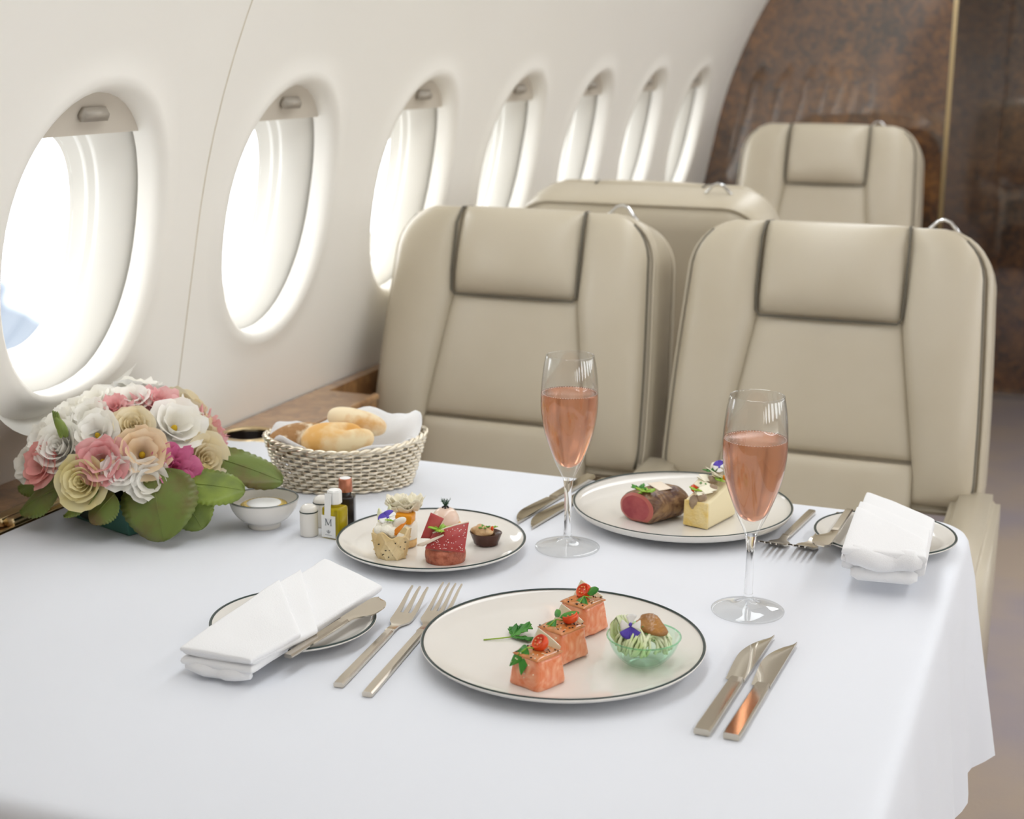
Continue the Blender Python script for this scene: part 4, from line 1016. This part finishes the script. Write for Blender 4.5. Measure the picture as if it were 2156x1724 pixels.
# ------------------------------------------------------------------ steak plate
st = thing('beef_fillet', 'piece of seared beef, rare inside, on the back plate', 'beef', (-.466, 1.640, PZ), math.radians(-30))
def beef(u, v):
    a = 2*PI*u; s = lambda x: math.copysign(abs(x)**.8, x)
    k = 1-.16*max(0, (v-.8)/.2)**2-.10*max(0, (.08-v)/.08)**2
    r = 1+.06*noise.noise(Vector((2*math.cos(a), 2*math.sin(a), v*3)))
    return (.0275*s(math.cos(a))*k*r*(1-.18*max(0, math.sin(a))), (v-.5)*.062+.004*math.cos(a), max(.0003, .0185+.0195*s(math.sin(a))*k*r))
nb = 36
V, F = grid(nb, 18, beef, cu=True); F.append(tuple(range(17*nb, 18*nb)))
mk('seared_crust', V, F, 'steak_crust', st)
rim0 = V[:nb]; c0 = sum(rim0, Vector())/nb
def face(k, dy): return [c0+(p-c0)*k+Vector((0, dy, 0)) for p in rim0]
mk('pink_edge', *(lambda A, B: (A+B, [(i, (i+1) % nb, nb+(i+1) % nb, nb+i) for i in range(nb)]))(face(1, 0), face(.82, -.0022)), 'steak_pink', st)
A, B = face(.82, -.0022), face(.4, -.0028)
mk('rare_centre', A+B, [(i, (i+1) % nb, nb+(i+1) % nb, nb+i) for i in range(nb)]+[tuple(range(nb, 2*nb))], 'steak_red', st)
mk('cheese_shaving', *tr(puff(quad((-.014, -.006, 0), (.012, -.010, 0), (.014, .010, 0), (-.010, .014, 0)), Vector((0, 0, 1)), .0009, .0009, 4, 10, 10), 0, .004, .0385, ry=.1), 'fat', st)
sprig('parsley', st, (-.010, -.018, .037), .012, 6, 'herb_green', 12, serr=1); sprig('parsley', st, (.004, -.020, .037), .013, 7, 'herb_light', 13, serr=1)
po = thing('polenta_slice', 'golden bread slice heaped with mushrooms, shavings and petals by the beef', 'canape', (-.402, 1.655, PZ+.0004), math.radians(-14))
def ph(y): return .033+.016*(y+.03)/.07
def pol(hw_, y0, y1): 
    V = [Vector((s*hw_*(1 if z0 else .95), y, z)) for y in (y0, y1) for z0, s, z in ((1, -1, 0), (1, 1, 0), (0, 1, ph(y)), (0, -1, ph(y)))]
    return V, [(3, 2, 1, 0), (4, 5, 6, 7), (0, 1, 5, 4), (1, 2, 6, 5), (2, 3, 7, 6), (3, 0, 4, 7)]
mk('bread_body', *pol(.0165, -.0345, .036), 'pale_bread', po, smooth=False, bevel=.0025)
mk('fried_crust', *pol(.0168, -.0365, -.0340), 'polenta', po, smooth=False, bevel=.0012)
mk('mushrooms', *join(tr(blob(.0062, .006, .008, 14, 2, .3, 200, 1), -.004, -.034, .030), tr(blob(.007, .005, .006, 14, 2, .3, 200, 2), .004, -.030, .036), tr(blob(.008, .006, .005, 14, 2, .3, 200, 3), -.003, .006, .048), tr(blob(.006, .005, .004, 12, 2, .3, 200, 5), .008, -.010, .044)), 'mushroom', po)
rnd = random.Random(21); sh = []
for k in range(9):
    a = rnd.uniform(0, 6); sh.append(tr(puff(quad((-.010, -.006, 0), (.010, -.007, .002), (.009, .006, .003), (-.009, .007, 0)), Vector((0, 0, 1)), .0008, .0008, 3, 8, 8), rnd.uniform(-.009, .009), -.026+k*.007, .041+k*.0022, rx=rnd.uniform(-.5, .5), ry=rnd.uniform(-.6, .6), rz=a))
mk('cheese_shavings', *join(*sh), 'cheese', po)
mk('cauliflower', *join(*[tr(blob(.009, .008, .008, 14, 2, .3, 200, k), x, .028, z) for k, (x, z) in enumerate([(-.006, .058), (.005, .062), (.010, .055)])]), 'cauliflower', po)
mk('red_petal', *tr(blob(.0075, .006, .0055, 14, 2, .2, 150, 4), -.0125, -.014, .041), 'tomato', po)
mk('carrot_piece', *tr(box(.008, .006, .006, .0015), .013, .014, .052), 'carrot', po)
for k, (x, y, z) in enumerate([(-.004, -.028, .043), (-.008, -.008, .047), (.010, .004, .050), (-.010, .016, .056), (.012, .026, .060)]): sprig('herb_leaf', po, (x, y, z), .009, 4, 'herb_green' if k % 2 else 'herb_light', 30+k)
pansy(po, (.002, .016, .063), (.1, -.8, .6), .0085, .4)
